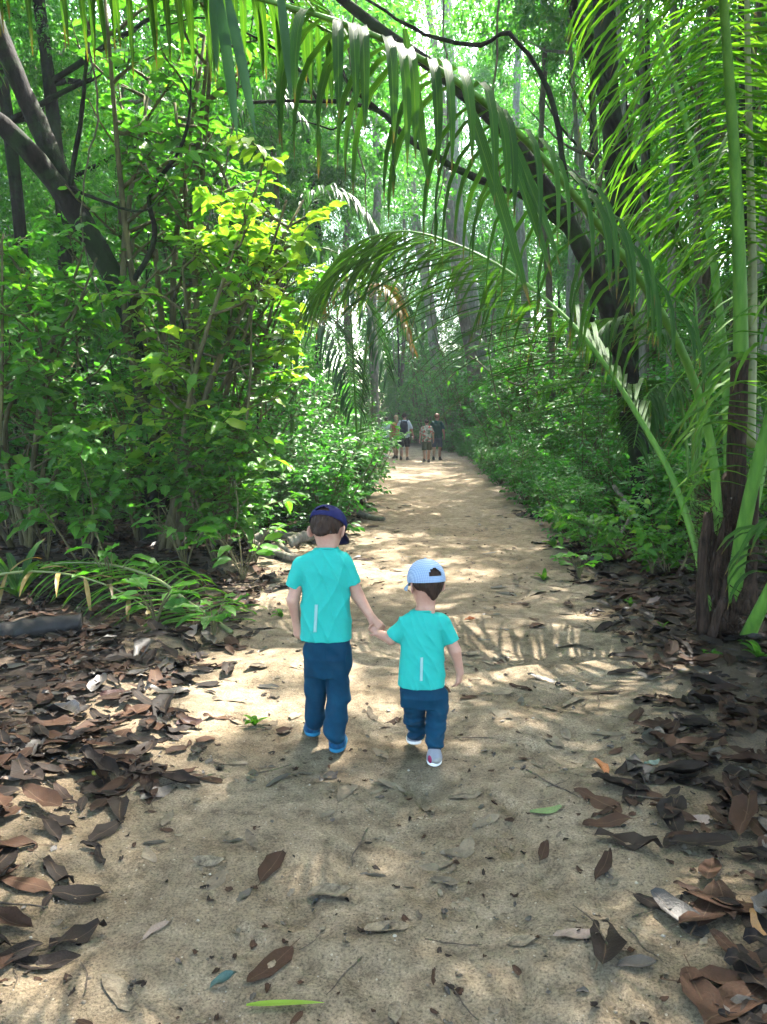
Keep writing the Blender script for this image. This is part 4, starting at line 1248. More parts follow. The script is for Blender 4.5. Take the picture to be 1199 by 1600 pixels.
    s.cap(J(640, 972), eSL, 0.041, 0.039, 0.025); s.cap(J(692, 975), eSR, 0.037, 0.036, 0.025)
    dL, dR = nrm(eSL - sL), nrm(eSR - sR)
    s.half(eSL, dL, eSL - 0.08, eSL + 0.08); s.half(eSR, dR, eSR - 0.08, eSR + 0.08)
    s.cap(eSL - dL * 0.015, eSL + dL * 0.05, 0.0295, 0.031, 0.002, 'cut'); s.cap(eSR - dR * 0.015, eSR + dR * 0.05, 0.0285, 0.030, 0.002, 'cut')
    s.cap(J(645, 971), J(687, 971), 0.037, 0.037, 0.02)
    s.loft(zs, [J(665, 0)[0], J(665.5, 0)[0], cx, cx, cx, cx, cx, cx], [0.004, 0.002, 0, 0, 0, 0, 0.003, 0.003],
           [.106, .103, .096, .092, .084, .068, .051, .048], [.088, .085, .076, .068, .056, .046, .044, .042], 0.012, pw=2.4)
    s.disp(masked(eSL, eSR)(knit_folds)(J(666, 955), 0.0064, [(1, 0.40, 105, 1, 0.3), (0.8, 0.6, 80, .8, 1.0), (0.7, 0.9, 60, .5, 0)], 12))
    s.half((0, 0, zh + 0.003), (0, 0, -1), lo, hi)
    s.cap((cx, 0.003, zt + 0.039), (cx, 0.008, zt + 0.07), 0.043, 0.047, 0.003, 'cut')
    shirt = obj('shirt', s.mesh('shirt', M['shirt'], 1), root)
    strip_on(s, J(658, 1019)[0], J(0, 1019)[2], J(657, 1054)[0], J(0, 1054)[2], 0.012, 'reflective_strip', M['reflect'], shirt)
    tb = Tubes(); a = np.linspace(0, 2 * math.pi, 29)
    P = np.array([[cx + .0445 * math.sin(t), 0.003 + .040 * math.cos(t), zt - 0.004 - 0.008 * math.cos(t)] for t in a])
    tb.add(P, np.full(len(P), 0.005), 6, cap=False); obj('collar', tb.mesh('collar', [M['shirt']]), shirt)
    # trousers, rucked at the ankles
    t = Vol((-0.26, -0.2, -0.01), (0.3, 0.26, 0.42), 0.0032)
    t.loft([J(0, 1102)[2], J(0, 1085)[2], zh + .03], [J(666, 0)[0]] * 3, [0.003, 0, 0], [.090, .098, .088], [.070, .080, .070], 0.02, pw=2.6)
    t.chain([J(649, 1088), J(648, 1120, .06), J(652, 1147, .10)], [.053, .046, .038], 0.012, flat=1.1)
    t.chain([J(683, 1088), J(682, 1125, .0), J(679, 1165, -.066)], [.053, .047, .039], 0.012, flat=1.1)
    mx_ = J(666, 1100)[0]
    t.half(J(652, 1155, .10), (0.05, -0.2, -1), (-0.3, -0.3, -0.1), (mx_, 0.3, 0.2)); t.half(J(679, 1174, -.066), (0, -0.1, -1), (mx_, -0.3, -0.1), (0.4, 0.3, 0.2))
    def tr(x, y, z):
        low = np.clip((0.26 - z) / 0.2, 0, 1)
        return 0.004 * vnoise(x * 16, y * 16, z * 20, 8) + 0.0085 * (0.4 + low) * vnoise(x * 10 + 0.3 * np.sin(z * 40), y * 10, z * 44 + x * 18 * np.sign(x + 0.003), 19) + 0.003 * low * np.sin(z * 190 + 5 * vnoise(x * 9, y * 9, z * 9, 3))
    t.disp(tr)
    obj('trousers', t.mesh('trousers', M['pants'], 1), root)
    grey = solid('grey_suede', (0.22, 0.22, 0.21), rough=0.8, var=0.1); mar = solid('maroon_fabric', (0.22, 0.012, 0.06), rough=0.7, var=0.1)
    ltg = solid('white_grey_mesh', (0.20, 0.21, 0.24), rough=0.7, var=0.1)
    shoe(root, J(650, 1157, .07) * [1, 1, 0] + [0, 0, 0.004], (-0.12, 1), 0.145, 0.16, ltg, M['white'])
    shoe(root, J(679, 1190, -.105) * [1, 1, 0] + [0, 0, 0.003], (0.06, 1), 0.15, 0.0, ltg, M['white'],
         patches=[(0.05, 0.12, 0.17, 0.158, 0.17, 0.13, grey, 'heel_patch'), (-0.10, 0.20, 0.20, 0.105, 0.215, 0.19, mar, 'side_panel')])
build_boy2()

# ------------------------------------------------------------------ walkers far down the path
def walker(px, py_top, py_feet, Y, label, outfit, turn=0.0, stride=0.18, bag=None, hair='hair_brown', longhair=False, arm=0.12, head_turn=0.0):
    p = U(px, (py_top + py_feet) / 2, Y)
    Ht = U(px, py_top, Y).z - U(px, py_feet, Y).z
    k = Ht / 1.75
    root = empty('person', (p.x, Y, gz(p.x, Y)), turn, label, 'person', 'walkers far down the path')
    v = Vol((-0.42, -0.45, -0.03), (0.42, 0.45, 1.82), 0.013)
    hd = frame((math.sin(head_turn), math.cos(head_turn), -0.15))
    hc = np.array([0, 0.02, 1.63])
    head_vol(v, hc, hd, 1.12, 0.02)
    v.cap((0, 0.0, 1.54), (0, 0, 1.42), 0.055, 0.065, 0.03)
    v.loft([0.92, 1.1, 1.3, 1.43, 1.47], [0] * 5, [0] * 5, [.14, .13, .17, .13, .06], [.10, .09, .11, .08, .05], 0.04)
    for q in (-1, 1):
        e = np.array([q * (0.23 + arm * 0.3), -0.02, 1.14]); w = np.array([q * (0.21 + arm), 0.08 * q + 0.04, 0.90])
        v.chain([(q * 0.17, 0, 1.41), e, w], [.055, .042, .027], 0.02)
        hand_vol(v, w, (0, 0.15, -1), (q, -0.3, 0), 0.18, 0.3, 1.5, thumb_side=-q, k=0.01)
        y = q * stride
        kn = np.array([q * 0.10, y * 0.5 + 0.04, 0.50]); an = np.array([q * 0.09, y, 0.09 if q > 0 else 0.12])
        v.chain([(q * 0.09, 0, 0.92), kn, an], [.085, .058, .036], 0.03)
        v.cap(an + [0, 0.0, -0.02], kn * 0.5 + an * 0.5 + [0, -0.018, 0.02], 0.03, 0.055, 0.03)
    obj('body', v.mesh('body', M['skin'], 1), root)
    hv = Vol(hc - 0.25, hc + 0.2, 0.011)
    hv.ell(hc + hd @ np.array([0, -0.018, 0.03]), (0.088, 0.105, 0.098), 0, hd)
    if longhair: hv.ell(hc + hd @ np.array([0, -0.08, -0.08]), (0.075, 0.05, 0.13), 0.03, hd)
    hv.half(hc + hd @ np.array([0, 0.05, -0.01]), hd @ np.array([0, 1, -0.5]), hc - 0.3, hc + 0.3)
    obj('hair', hv.mesh('hair', M[hair], 1), root)
    top, short, shoes_ = outfit
    s = Vol((-0.42, -0.3, 0.7), (0.42, 0.3, 1.55), 0.012)
    s.loft([0.84, 1.1, 1.3, 1.42, 1.46, 1.49], [0] * 6, [0] * 6, [.20, .185, .205, .17, .11, .07], [.14, .125, .14, .11, .08, .065], 0.0, pw=2.4)
    if 'sleeveless' not in label:
        for q in (-1, 1): s.cap((q * 0.15, 0, 1.40), (q * (0.225 + arm * 0.2), -0.01, 1.21), 0.075, 0.068, 0.03)
    s.disp(lambda x, y, z: 0.006 * np.sin(x * 40 + z * 16 + 2 * vnoise(x * 6, y * 6, z * 4)))
    obj('shirt', s.mesh('shirt', top, 1), root)
    t = Vol((-0.35, -0.4, 0.3), (0.35, 0.4, 1.05), 0.012)
    t.loft([0.78, 0.88, 1.0], [0] * 3, [0] * 3, [.18, .185, .165], [.13, .135, .12], 0.0, pw=2.5)
    for q in (-1, 1): t.cap((q * 0.095, 0, 0.84), (q * 0.105, q * stride * 0.45 + 0.03, 0.54), 0.10, 0.098, 0.02)
    t.half((0, 0, 0.50), (0, 0, -1), (-0.4, -0.4, 0.2), (0.4, 0.4, 0.6))
    obj('shorts', t.mesh('shorts', short, 1), root)
    for q in (-1, 1):
        shoe(root, (q * 0.09, q * stride - 0.06, 0.0), (q * 0.15, 1), 0.27, 0.0 if q > 0 else 0.3, shoes_, M['wet_wood'] if shoes_ is not M['white'] else M['white'])
    if bag is not None:
        g = Vol((-0.3, -0.45, 0.9), (0.3, 0.1, 1.6), 0.012)
        g.loft([0.98, 1.02, 1.3, 1.42, 1.46], [0] * 5, [-0.20] * 5, [.12, .15, .15, .12, .07], [.07, .09, .09, .07, .04], 0.0, pw=3)
        g.loft([1.02, 1.06, 1.2, 1.23], [0] * 4, [-0.29] * 4, [.09, .11, .11, .09], [.03, .04, .04, .03], 0.01, pw=3)
        bk = obj('backpack', g.mesh('backpack', bag, 1), root)
        tb = Tubes()
        for q in (-1, 1): tb.add(crom([(q * .09, -0.14, 1.42), (q * .12, 0.0, 1.50), (q * .13, 0.13, 1.38), (q * .15, 0.05, 1.1), (q * .12, -0.14, 1.05)], 16), np.full(16, 0.02), 6)
        obj('strap', tb.mesh('strap', [bag]), bk)
    root.scale = (k, k, k)
M['wtee'] = cloth_mat('white_cotton', (0.50, 0.54, 0.60), var=0.04)
M['black_cloth'] = cloth_mat('black_cloth', (0.016, 0.018, 0.025))
M['red_cloth'] = cloth_mat('faded_red_cloth', (0.42, 0.08, 0.08))
M['khaki'] = cloth_mat('olive_khaki_cloth', (0.085, 0.085, 0.05))
M['dgreen'] = cloth_mat('dark_green_cloth', (0.012, 0.055, 0.045))
M['slate'] = cloth_mat('slate_cloth', (0.06, 0.075, 0.10))
M['bag'] = cloth_mat('dark_navy_nylon', (0.018, 0.024, 0.045))
M['dark_shoe'] = solid('dark_shoe', (0.05, 0.04, 0.035), rough=0.7)
M['blond'] = solid('blond_hair', (0.42, 0.28, 0.14), rough=0.6, scale=30)
M['ginger'] = solid('reddish_hair', (0.20, 0.075, 0.035), rough=0.6, scale=30)
mf, nt, out = new_mat('floral_print')
tc = N(nt, 'ShaderNodeTexCoord')
vo = N(nt, 'ShaderNodeTexVoronoi', Scale=16.0); nt.links.new(tc.outputs['Object'], vo.inputs['Vector'])
sx = N(nt, 'ShaderNodeSeparateColor'); nt.links.new(vo.outputs['Color'], sx.inputs[0])
rc = ramp(nt, sx.outputs[0], [(0.0, (0.36, 0.34, 0.27)), (0.40, (0.36, 0.34, 0.27)), (0.42, (0.42, 0.09, 0.07)), (0.62, (0.42, 0.09, 0.07)), (0.64, (0.10, 0.14, 0.08)), (0.85, (0.55, 0.5, 0.42))])
rc.color_ramp.interpolation = 'CONSTANT'
pf = N(nt, 'ShaderNodeBsdfPrincipled', Roughness=0.8); nt.links.new(rc.outputs[0], pf.inputs['Base Color']); nt.links.new(pf.outputs[0], out.inputs[0])
M['floral'] = mf
walker(632, 643, 717, 29.0, 'man in white T-shirt and black shorts wearing a dark navy backpack', (M['wtee'], M['black_cloth'], M['dark_shoe']), bag=M['bag'], turn=-0.1)
walker(619, 646, 714, 29.9, 'blond walker in sleeveless faded red top beside the man with the backpack', (M['red_cloth'], M['slate'], M['dark_shoe']), hair='blond', longhair=True, turn=0.3, arm=0.05)
walker(604, 652, 714, 30.6, 'walker in white top and dark shorts half hidden by leaves left of the path', (M['wtee'], M['black_cloth'], M['white']), turn=0.4, arm=0.05)
walker(667, 654, 722, 27.6, 'walker in beige, red and green floral shirt and olive shorts', (M['floral'], M['khaki'], M['dark_shoe']), stride=0.14, turn=0.05, arm=0.08)
walker(683, 645, 718, 28.9, 'red-haired man in dark green shirt and slate shorts, rightmost of the far walkers', (M['dgreen'], M['slate'], M['dark_shoe']), hair='ginger', turn=-0.25, stride=0.10, arm=0.05, head_turn=0.5)
# ------------------------------------------------------------------ trees one can name
def px_tree(polys, mat, label, name='tree', crowns=(), bulge=0.02, group=None, sides=12, flare=1.4):
    """polys: list of (list of (px, py, Y), r0, r1); the first is the trunk"""
    p0 = polys[0][0][0]
    b = U(*p0); base = Vector((b.x, b.y, gz(b.x, b.y)))
    r = empty(name, base, 0, label, 'tree', group)
    tb = Tubes()
    for i, (pts, r0, r1) in enumerate(polys):
        P = [np.array(U(*q)) - np.array(base) for q in pts]
        if i == 0: P[0][2] = -0.15
        C = crom(P, 40 if i == 0 else 28)
        rr = np.linspace(r0, r1, len(C))
        if i == 0: rr[:5] *= np.linspace(flare, 1, 5)
        tb.add(C, rr, sides if i == 0 else 8)
    obj('trunk', tb.mesh('tree_trunk', [M[mat]], bulge=bulge, seed=int(p0[0])), r)
    for (px, py, Y, k, s, rz) in crowns:
        c = np.array(U(px, py, Y)) - np.array(base)
        obj('crown', FCROWN[k][0], r, loc=c, rot=(0, 0, rz), scale=s, kind='stuff')
    return r

px_tree([([(245, 800, 9.6), (228, 640, 9.5), (198, 480, 9.3), (130, 352, 9.1), (75, 272, 9.0), (18, 208, 8.9), (-70, 150, 8.8), (-260, 60, 8.6)], .145, .09),
         ([(140, 368, 9.15), (92, 268, 9.2), (52, 178, 9.3), (14, 88, 9.4), (-22, -10, 9.5), (-60, -180, 9.6)], .12, .08),
         ([(110, 330, 9.1), (118, 250, 9.0), (132, 150, 8.9), (140, 40, 8.9), (160, -60, 8.8)], .035, .015),
         ([(100, 290, 9.1), (150, 310, 8.9), (215, 330, 8.8), (260, 300, 8.7)], .022, .008),
         ([(190, 470, 9.3), (240, 380, 9.1), (235, 300, 9.0), (290, 220, 9.0), (300, 120, 9.0)], .035, .012)],
        'bark_dark', 'dark mossy tree forking low into two leaning trunks at the left edge', 'leaning_tree')
px_tree([([(1012, 800, 9.8), (992, 640, 9.6), (962, 520, 9.3), (928, 430, 9.0), (884, 340, 8.6), (818, 240, 8.3), (738, 158, 8.1), (650, 88, 8.0), (560, 20, 8.0), (470, -60, 8.0)], .12, .035),
         ([(908, 378, 8.9), (835, 318, 8.7), (748, 278, 8.6), (650, 225, 8.5), (590, 172, 8.5), (500, 158, 8.5), (385, 162, 8.5)], .05, .014),
         ([(896, 352, 8.7), (884, 270, 8.8), (860, 150, 8.9), (800, 58, 9.0), (745, 72, 9.0), (660, 52, 9.0), (600, 15, 9.0), (520, -40, 9.0)], .036, .014),
         ([(500, 158, 8.5), (470, 110, 8.5), (420, 70, 8.5), (330, 30, 8.5), (250, 40, 8.5)], .02, .007),
         ([(590, 172, 8.5), (540, 120, 8.4), (520, 60, 8.4), (440, -10, 8.4)], .022, .008),
         ([(560, 165, 8.5), (520, 200, 8.5), (470, 190, 8.5), (455, 215, 8.5)], .012, .004)],
        'bark_dark', 'dark mossy tree arching from the right over the path with bare crooked limbs', 'arching_tree')
px_tree([([(1003, 790, 11.5), (985, 640, 11.4), (975, 480, 11.3), (968, 350, 11.2), (958, 210, 11.1), (945, 70, 11.0), (938, -150, 11.0)], .17, .13),
         ([(972, 420, 11.3), (990, 320, 11.1), (968, 210, 10.9), (930, 110, 10.8), (900, 20, 10.7), (880, -90, 10.6)], .10, .06)],
        'bark_dark', 'upright dark tree with two twisted stems behind the green palm', 'forest_tree')
px_tree([([(775, 685, 36), (746, 510, 36), (722, 380, 36), (711, 270, 36), (704, 120, 36), (698, 0, 36), (690, -200, 36)], .30, .20)],
        'bark_grey', 'pale grey trunk rising in the middle of the far forest', 'forest_tree', crowns=[(690, -120, 36, 0, 1.8, 1), (740, 60, 37, 1, 1.5, 2), (650, 150, 38, 2, 1.4, 3)])
px_tree([([(692, 680, 44), (672, 480, 44), (655, 380, 44), (638, 240, 44), (624, 60, 44), (612, -150, 44)], .30, .2)],
        'bark_grey', 'grey leaning trunk left of the palest trunk in the far forest', 'forest_tree', crowns=[(615, -80, 44, 1, 2.0, 1), (680, 100, 44, 0, 1.8, 4), (600, 250, 44, 2, 1.5, 2), (750, 250, 45, 1, 1.6, 0)])
px_tree([([(835, 700, 26), (820, 450, 26), (812, 330, 26), (806, 200, 26), (810, 60, 26), (803, -150, 26)], .15, .10)],
        'bark_grey', 'slender pale mottled trunk seen beneath the palm frond', 'forest_tree', crowns=[(803, -100, 26, 0, 1.5, 1)])
px_tree([([(752, 704, 35), (746, 640, 35), (737, 560, 35), (715, 430, 35), (700, 300, 35), (690, 150, 35), (660, -50, 35)], .34, .12)],
        'bark_brown', 'dark trunk at the path side beyond the far walkers', 'forest_tree')
for i, (pts, Y, r, mt, lb) in enumerate([
        ([(870, 690), (858, 450), (845, 250), (852, 60), (840, -120)], 19, .085, 'bark_brown', 'thin brown trunk between the slender pale trunk and the arching tree'),
        ([(590, 690), (583, 480), (590, 260), (575, 60), (580, -120)], 27, .15, 'bark_grey', 'grey trunk left of the path end half hidden by leaves'),
        ([(780, 690), (770, 420), (785, 180), (770, -100)], 38, .16, 'bark_grey', 'far grey trunk just right of the pale middle trunk'),
        ([(560, 690), (540, 430), (556, 220), (545, -100)], 33, .16, 'bark_brown', 'brown trunk deep in the forest above the left thicket'),
        ([(660, 676), (668, 420), (740, 130), (790, -80)], 50, .14, 'bark_brown', 'brown trunk leaning to the right behind the grey trunks'),
        ([(905, 690), (890, 480), (905, 200), (890, -120)], 28, .14, 'bark_grey', 'grey trunk behind the arching tree'),
        ([(430, 690), (440, 430), (425, 180), (440, -100)], 17, .07, 'bark_brown', 'thin trunk rising behind the sunlit shrub'),
        ([(330, 690), (322, 430), (340, 150), (330, -100)], 19, .12, 'bark_grey', 'pale trunk behind the left thicket'),
        ([(1060, 690), (1050, 430), (1065, 180), (1040, -100)], 16, .10, 'bark_brown', 'brown trunk behind the drooping leaflets of the palm'),
        ([(490, 690), (500, 400), (478, 180), (520, -100)], 24, .11, 'bark_dark', 'dark narrow trunk behind the top of the sunlit shrub')]):
    px_tree([([(a, b, Y) for a, b in pts], r, r * 0.65)], mt, lb, 'forest_tree', sides=8, crowns=[(pts[-1][0], -60, Y, i % 3, 1.3, i), (pts[-1][0] + 45, 110, Y + 1.5, (i + 1) % 3, 1.15 * Y / 26, i + 2), (pts[-1][0] - 50, 270, Y + 1, (i + 2) % 3, 1.0 * Y / 26, i + 4)])

for i, (px, Y, cr) in enumerate([(585, 52, [(590, 600, 52, 0, 1.7, 0), (560, 500, 53, 1, 1.9, 1), (610, 420, 52, 2, 1.7, 2)]), (655, 58, [(655, 560, 57, 1, 2.0, 3), (640, 480, 58, 0, 2.1, 4), (680, 400, 58, 2, 2.0, 5)]),
                             (720, 54, [(715, 600, 54, 0, 1.6, 6), (735, 500, 55, 1, 2.0, 7), (720, 380, 55, 0, 2.0, 8)]), (625, 48, [(625, 620, 48, 2, 1.2, 9), (640, 540, 50, 0, 1.6, 2)])]):
    px_tree([([(px, 676, Y), (px + 8, 400, Y), (px - 6, 100, Y)], .13, .07)], 'bark_brown', ['leafy tree closing the view left of the far walkers', 'leafy tree closing the view right above the far walkers', 'leafy tree closing the view right of the far walkers', 'low leafy tree just behind the man with the backpack'][i], 'forest_tree', crowns=cr, sides=8)

# ------------------------------------------------------------------ the canopy and the forest behind
LIT = [(U(440, 290, 8.0), 2.0), (U(400, 400, 8.0), 2.0), (U(480, 480, 8.2), 1.7), (U(500, 350, 8.0), 1.6), (U(120, 560, 8.5), 0.9), (U(210, 300, 8.6), 0.6), (U(300, 560, 8.4), 0.8),
       (U(700, 380, 6.6), 0.9), (U(1100, 300, 5.6), 0.9), (U(1000, 200, 6.2), 0.9),
       (U(690, 760, 17.0), 0.9), (U(700, 735, 22.0), 1.2), (U(800, 640, 20.0), 1.2), (U(900, 640, 14.0), 0.9), (U(500, 700, 13.0), 0.8)]
LIT = [(np.array(a), b) for a, b in LIT]
SD = np.array(SUN_DIR)
def shades_target(c, rad, soft=0.5):
    for t, q in LIT:
        v = c - t
        a = v @ SD
        if a > 0 and np.linalg.norm(v - a * SD) < q + rad * soft: return True
    return False
rt = np.random.default_rng(77)
CAN_SKIP = 0.05
n_tr = 0
CANOPY_GROUP = 'forest trees crowding both sides of the path'
def forest_label(x, y, k):
    side = 'left' if x < 1 else 'right'
    return '%s forest tree %s on the %s of the path' % (['grey-barked', 'brown-barked', 'pale-barked', 'dark-barked', 'leaning grey', 'tall brown', 'tallest dark'][k], 'near the camera' if y < 12 else 'in the middle distance' if y < 28 else 'in the far woods', side)
for gy in np.arange(-9, 62, 3.4):
    for gx in np.arange(-24, 27, 3.4):
        x = gx + rt.uniform(-1.3, 1.3); y = gy + rt.uniform(-1.3, 1.3)
        if gy > 44 and abs(gx) > 20: continue
        if x < -17: continue
        off = float(max(edge_l(y) - x, x - edge_r(y)))
        cxo = 0.0
        if 12 < y < 46 and off < 4.0 and off > -9:
            tx = edge_l(y) - 4.3 - rt.random() if (x - edge_l(y)) < (edge_r(y) - x) else edge_r(y) + 4.3 + rt.random()
            cxo = x - tx; x = tx
        elif off < 1.6:
            # a tree at the path side whose crown leans out over the path
            tx = edge_l(y) - 2.0 if (x - edge_l(y)) < (edge_r(y) - x) else edge_r(y) + 2.0
            cxo = x - tx; x = tx
        if 0 < y < 9.5 and abs(x - 0.1) < 0.53 * y + 1.0:
            # stands outside the view, its crown reaching in over the path
            tx = (0.53 * y + 1.1) * (1 if x > 0.3 else -1); cxo += x - tx; x = tx
        x_ok = True
        k = int(rt.integers(7)); H = GT[k][1]; s = rt.uniform(0.85, 1.1)
        z = H * s * rt.uniform(0.82, 1.0)
        near = y < 24
        crowns = []
        for q in range(2 if y < 30 else 2):
            ck = int(rt.integers(4)); c = np.array([x + cxo + rt.normal(0, 1.0), y + rt.normal(0, 1.0), z - q * 2.2])
            if y < 30 and shades_target(c, 3.0 * s, 0.5): continue
            if rt.random() < (0.95 if y > 28 else 0.75 if y > 21 else CAN_SKIP): continue
            crowns.append((CROWN[ck][0], c[0] - x, c[1] - y, c[2], s, rt.uniform(0, 6.28)))
        # foliage hanging lower, for the trees one sees
        if y > 11:
            for q in range(5 if y > 32 else 6 if y > 24 else 4 if y > 20 else 2):
                ck = int(rt.integers(3)); c = np.array([x + rt.normal(0, 1.3), y + rt.normal(0, 1.0), rt.uniform(2.8, 9.5 if y < 20 else 15.0 if y < 32 else 18.0)])
                if abs(c[0] - 1.4) < 1.9 and c[1] < 34 and c[2] < 5: continue
                if shades_target(c, 2.0, 0.7): continue
                crowns.append((FCROWN[ck][0], c[0] - x, c[1] - y, c[2], rt.uniform(0.7, 1.15), rt.uniform(0, 6.28)))
        if not x_ok or not crowns: continue
        put_tree(k, x, y, s, rt.uniform(0, 0.4), forest_label(x, y, k), 'the ' + forest_label(x, y, k).replace('tree', 'trees'), crowns, width=rt.uniform(0.4, 0.85) if y < 24 else rt.uniform(0.3, 0.6))
        n_tr += 1
# added trees, their crowns aimed to cast shade on the boys and path
for i, (tx_, ty_, s_) in enumerate([(-0.3, 3.5, .6), (0.3, 3.3, .6), (0.1, 1.7, .5), (-1.2, 2.7, .45), (1.1, 2.5, .5), (0.1, 5.2, .6), (-1.3, 4.3, .5), (1.6, 6.6, .6), (0.3, 7.6, .6),
                                   (0.6, 4.2, .5), (0.3, 9.0, .55), (1.6, 8.2, .5), (0.8, 10.8, .55), (1.8, 14.0, .6), (0.4, 14.0, .55), (2.3, 11.2, .5), (1.8, 3.4, .5), (1.0, 9.5, .6), (1.2, 12.0, .6), (-0.9, 6.3, .5)]):
    zc = 9.5 + (i * 37 % 30) / 10
    c = np.array([tx_, ty_, 0.5]) + SD / SD[2] * zc
    side = 1 if c[0] > 1 else -1
    tx = max(0.53 * c[1] + 1.2, 5.0) * side if c[1] < 10 else (edge_r(c[1]) + 2.6 if side > 0 else edge_l(c[1]) - 2.6)
    k = i % 7
    put_tree(k, tx, c[1], 0.9, i, '%s added shade tree leaning its crown over the path' % ['slender', 'twisted', 'mossy', 'pale', 'bare-stemmed', 'young', 'old'][k],
             '%s added shade trees leaning over the path' % ['slender', 'twisted', 'mossy', 'pale', 'bare-stemmed', 'young', 'old'][k], [(CROWN[i % 4][0], c[0] - tx, 0, c[2], s_, i * 1.3)], width=0.6)
print('forest trees', n_tr)

# ------------------------------------------------------------------ thicket shrubs
rs = np.random.default_rng(31)
def thicket(side, y, out, kinds, s0, s1, lab, grp):
    e = float(edge_l(y) if side < 0 else edge_r(y))
    x = e + side * out
    k = kinds[int(rs.integers(len(kinds)))]
    put_shrub(k, x, y, rs.uniform(s0, s1), rs.uniform(0, 6.28), lab, grp)
GL, GR, GF = 'low shrubs lining the left side of the path', 'low shrubs lining the right side of the path', 'tall shrubs of the thicket behind the path edges'
yy = 9.6
while yy < 37:
    for j in range(2):
        thicket(-1, yy + rs.uniform(-.3, .3), (0.25 if yy < 15 else 0.75) + j * 0.8 + rs.uniform(-0.15, 0.25), [0, 1, 2], 0.7, 1.0, ['low dense green shrub at the very edge on the left of the path', 'low green shrub of the second row left of the path'][j], GL + [', front row', ', second row'][j])
    yy += 0.75 + 0.012 * yy
yy = 9.0
while yy < 37:
    for j in range(3):
        thicket(1, yy + rs.uniform(-.3, .3), 0.3 + j * 0.85 + rs.uniform(-0.1, 0.3), [0, 1, 2], 0.55 + 0.1 * j, 0.85 + 0.2 * j, ['low small-leaved shrub spilling onto the right edge of the path', 'knee-high green shrub of the second row right of the path', 'waist-high green shrub of the third row right of the path'][j], GR + [', front row', ', second row', ', third row'][j])
    yy += 0.8 + 0.012 * yy
for side, y0 in ((-1, 9.5), (1, 10.0)):
    sn = 'left' if side < 0 else 'right'
    yy = y0
    while yy < 40:
        thicket(side, yy + rs.uniform(-.4, .4), (1.9 if side < 0 else 2.3) + rs.uniform(-0.3, 0.5), [3, 4, 5], 0.7, 1.0 if side < 0 else 0.9, 'head-high green shrub just behind the low growth %s of the path' % sn, 'head-high shrubs on the ' + sn)
        thicket(side, yy + rs.uniform(-.6, .6), 4.0 + rs.uniform(-0.6, 0.6), [5, 6, 3] if side < 0 else [3, 4, 5], 0.8, 1.05, 'tall green shrub rising over the head-high ones %s of the path' % sn, 'tall shrubs on the ' + sn)
        if side > 0 and yy < 24: thicket(side, yy + rs.uniform(-.5, .5), 1.3 + rs.uniform(-0.2, 0.3), [3, 5, 1], 0.55, 0.75, 'chest-high green shrub leaning to the right edge of the path', 'chest-high shrubs on the right')
        if side > 0 or yy > 12:
            thicket(side, yy + rs.uniform(-.6, .6), 6.4 + rs.uniform(-0.8, 0.8), [6, 7, 4], 0.8, 1.1, 'tallest green shrub at the back of the thicket %s of the path' % sn, 'tallest shrubs on the ' + sn)
        if yy > 15: thicket(side, yy + rs.uniform(-.6, .6), 8.6 + rs.uniform(-0.8, 0.8), [6, 7], 0.9, 1.2, 'tallest green shrub at the back of the thicket %s of the path' % sn, 'tallest shrubs on the ' + sn)
        yy += 1.35 + 0.02 * yy
for i in range(34):
    y = 17 + i * 0.72; x = (edge_r(y) + 1.1 + rs.uniform(-.3, .6)) if i % 2 else (edge_l(y) - 1.6 - rs.uniform(-.2, .6))
    put_shrub([3, 4, 5, 6][i % 4], float(x), y, rs.uniform(0.75, 1.0), rs.uniform(0, 6.28), 'bright shrub crowding the far stretch of the path on the %s' % ('right' if i % 2 else 'left'), 'bright shrubs along the far stretch on the ' + ('right' if i % 2 else 'left'))
for i in range(110):
    x, y = rs.uniform(-8, 14), rs.uniform(36, 56)
    if off_path(x, y) < 0.3: continue
    put_shrub(int(rs.integers(3, 8)), x, y, rs.uniform(0.8, 1.2), rs.uniform(0, 6.28), 'pale hazy shrub closing the view where the path bends away', 'shrubs where the path bends out of sight')

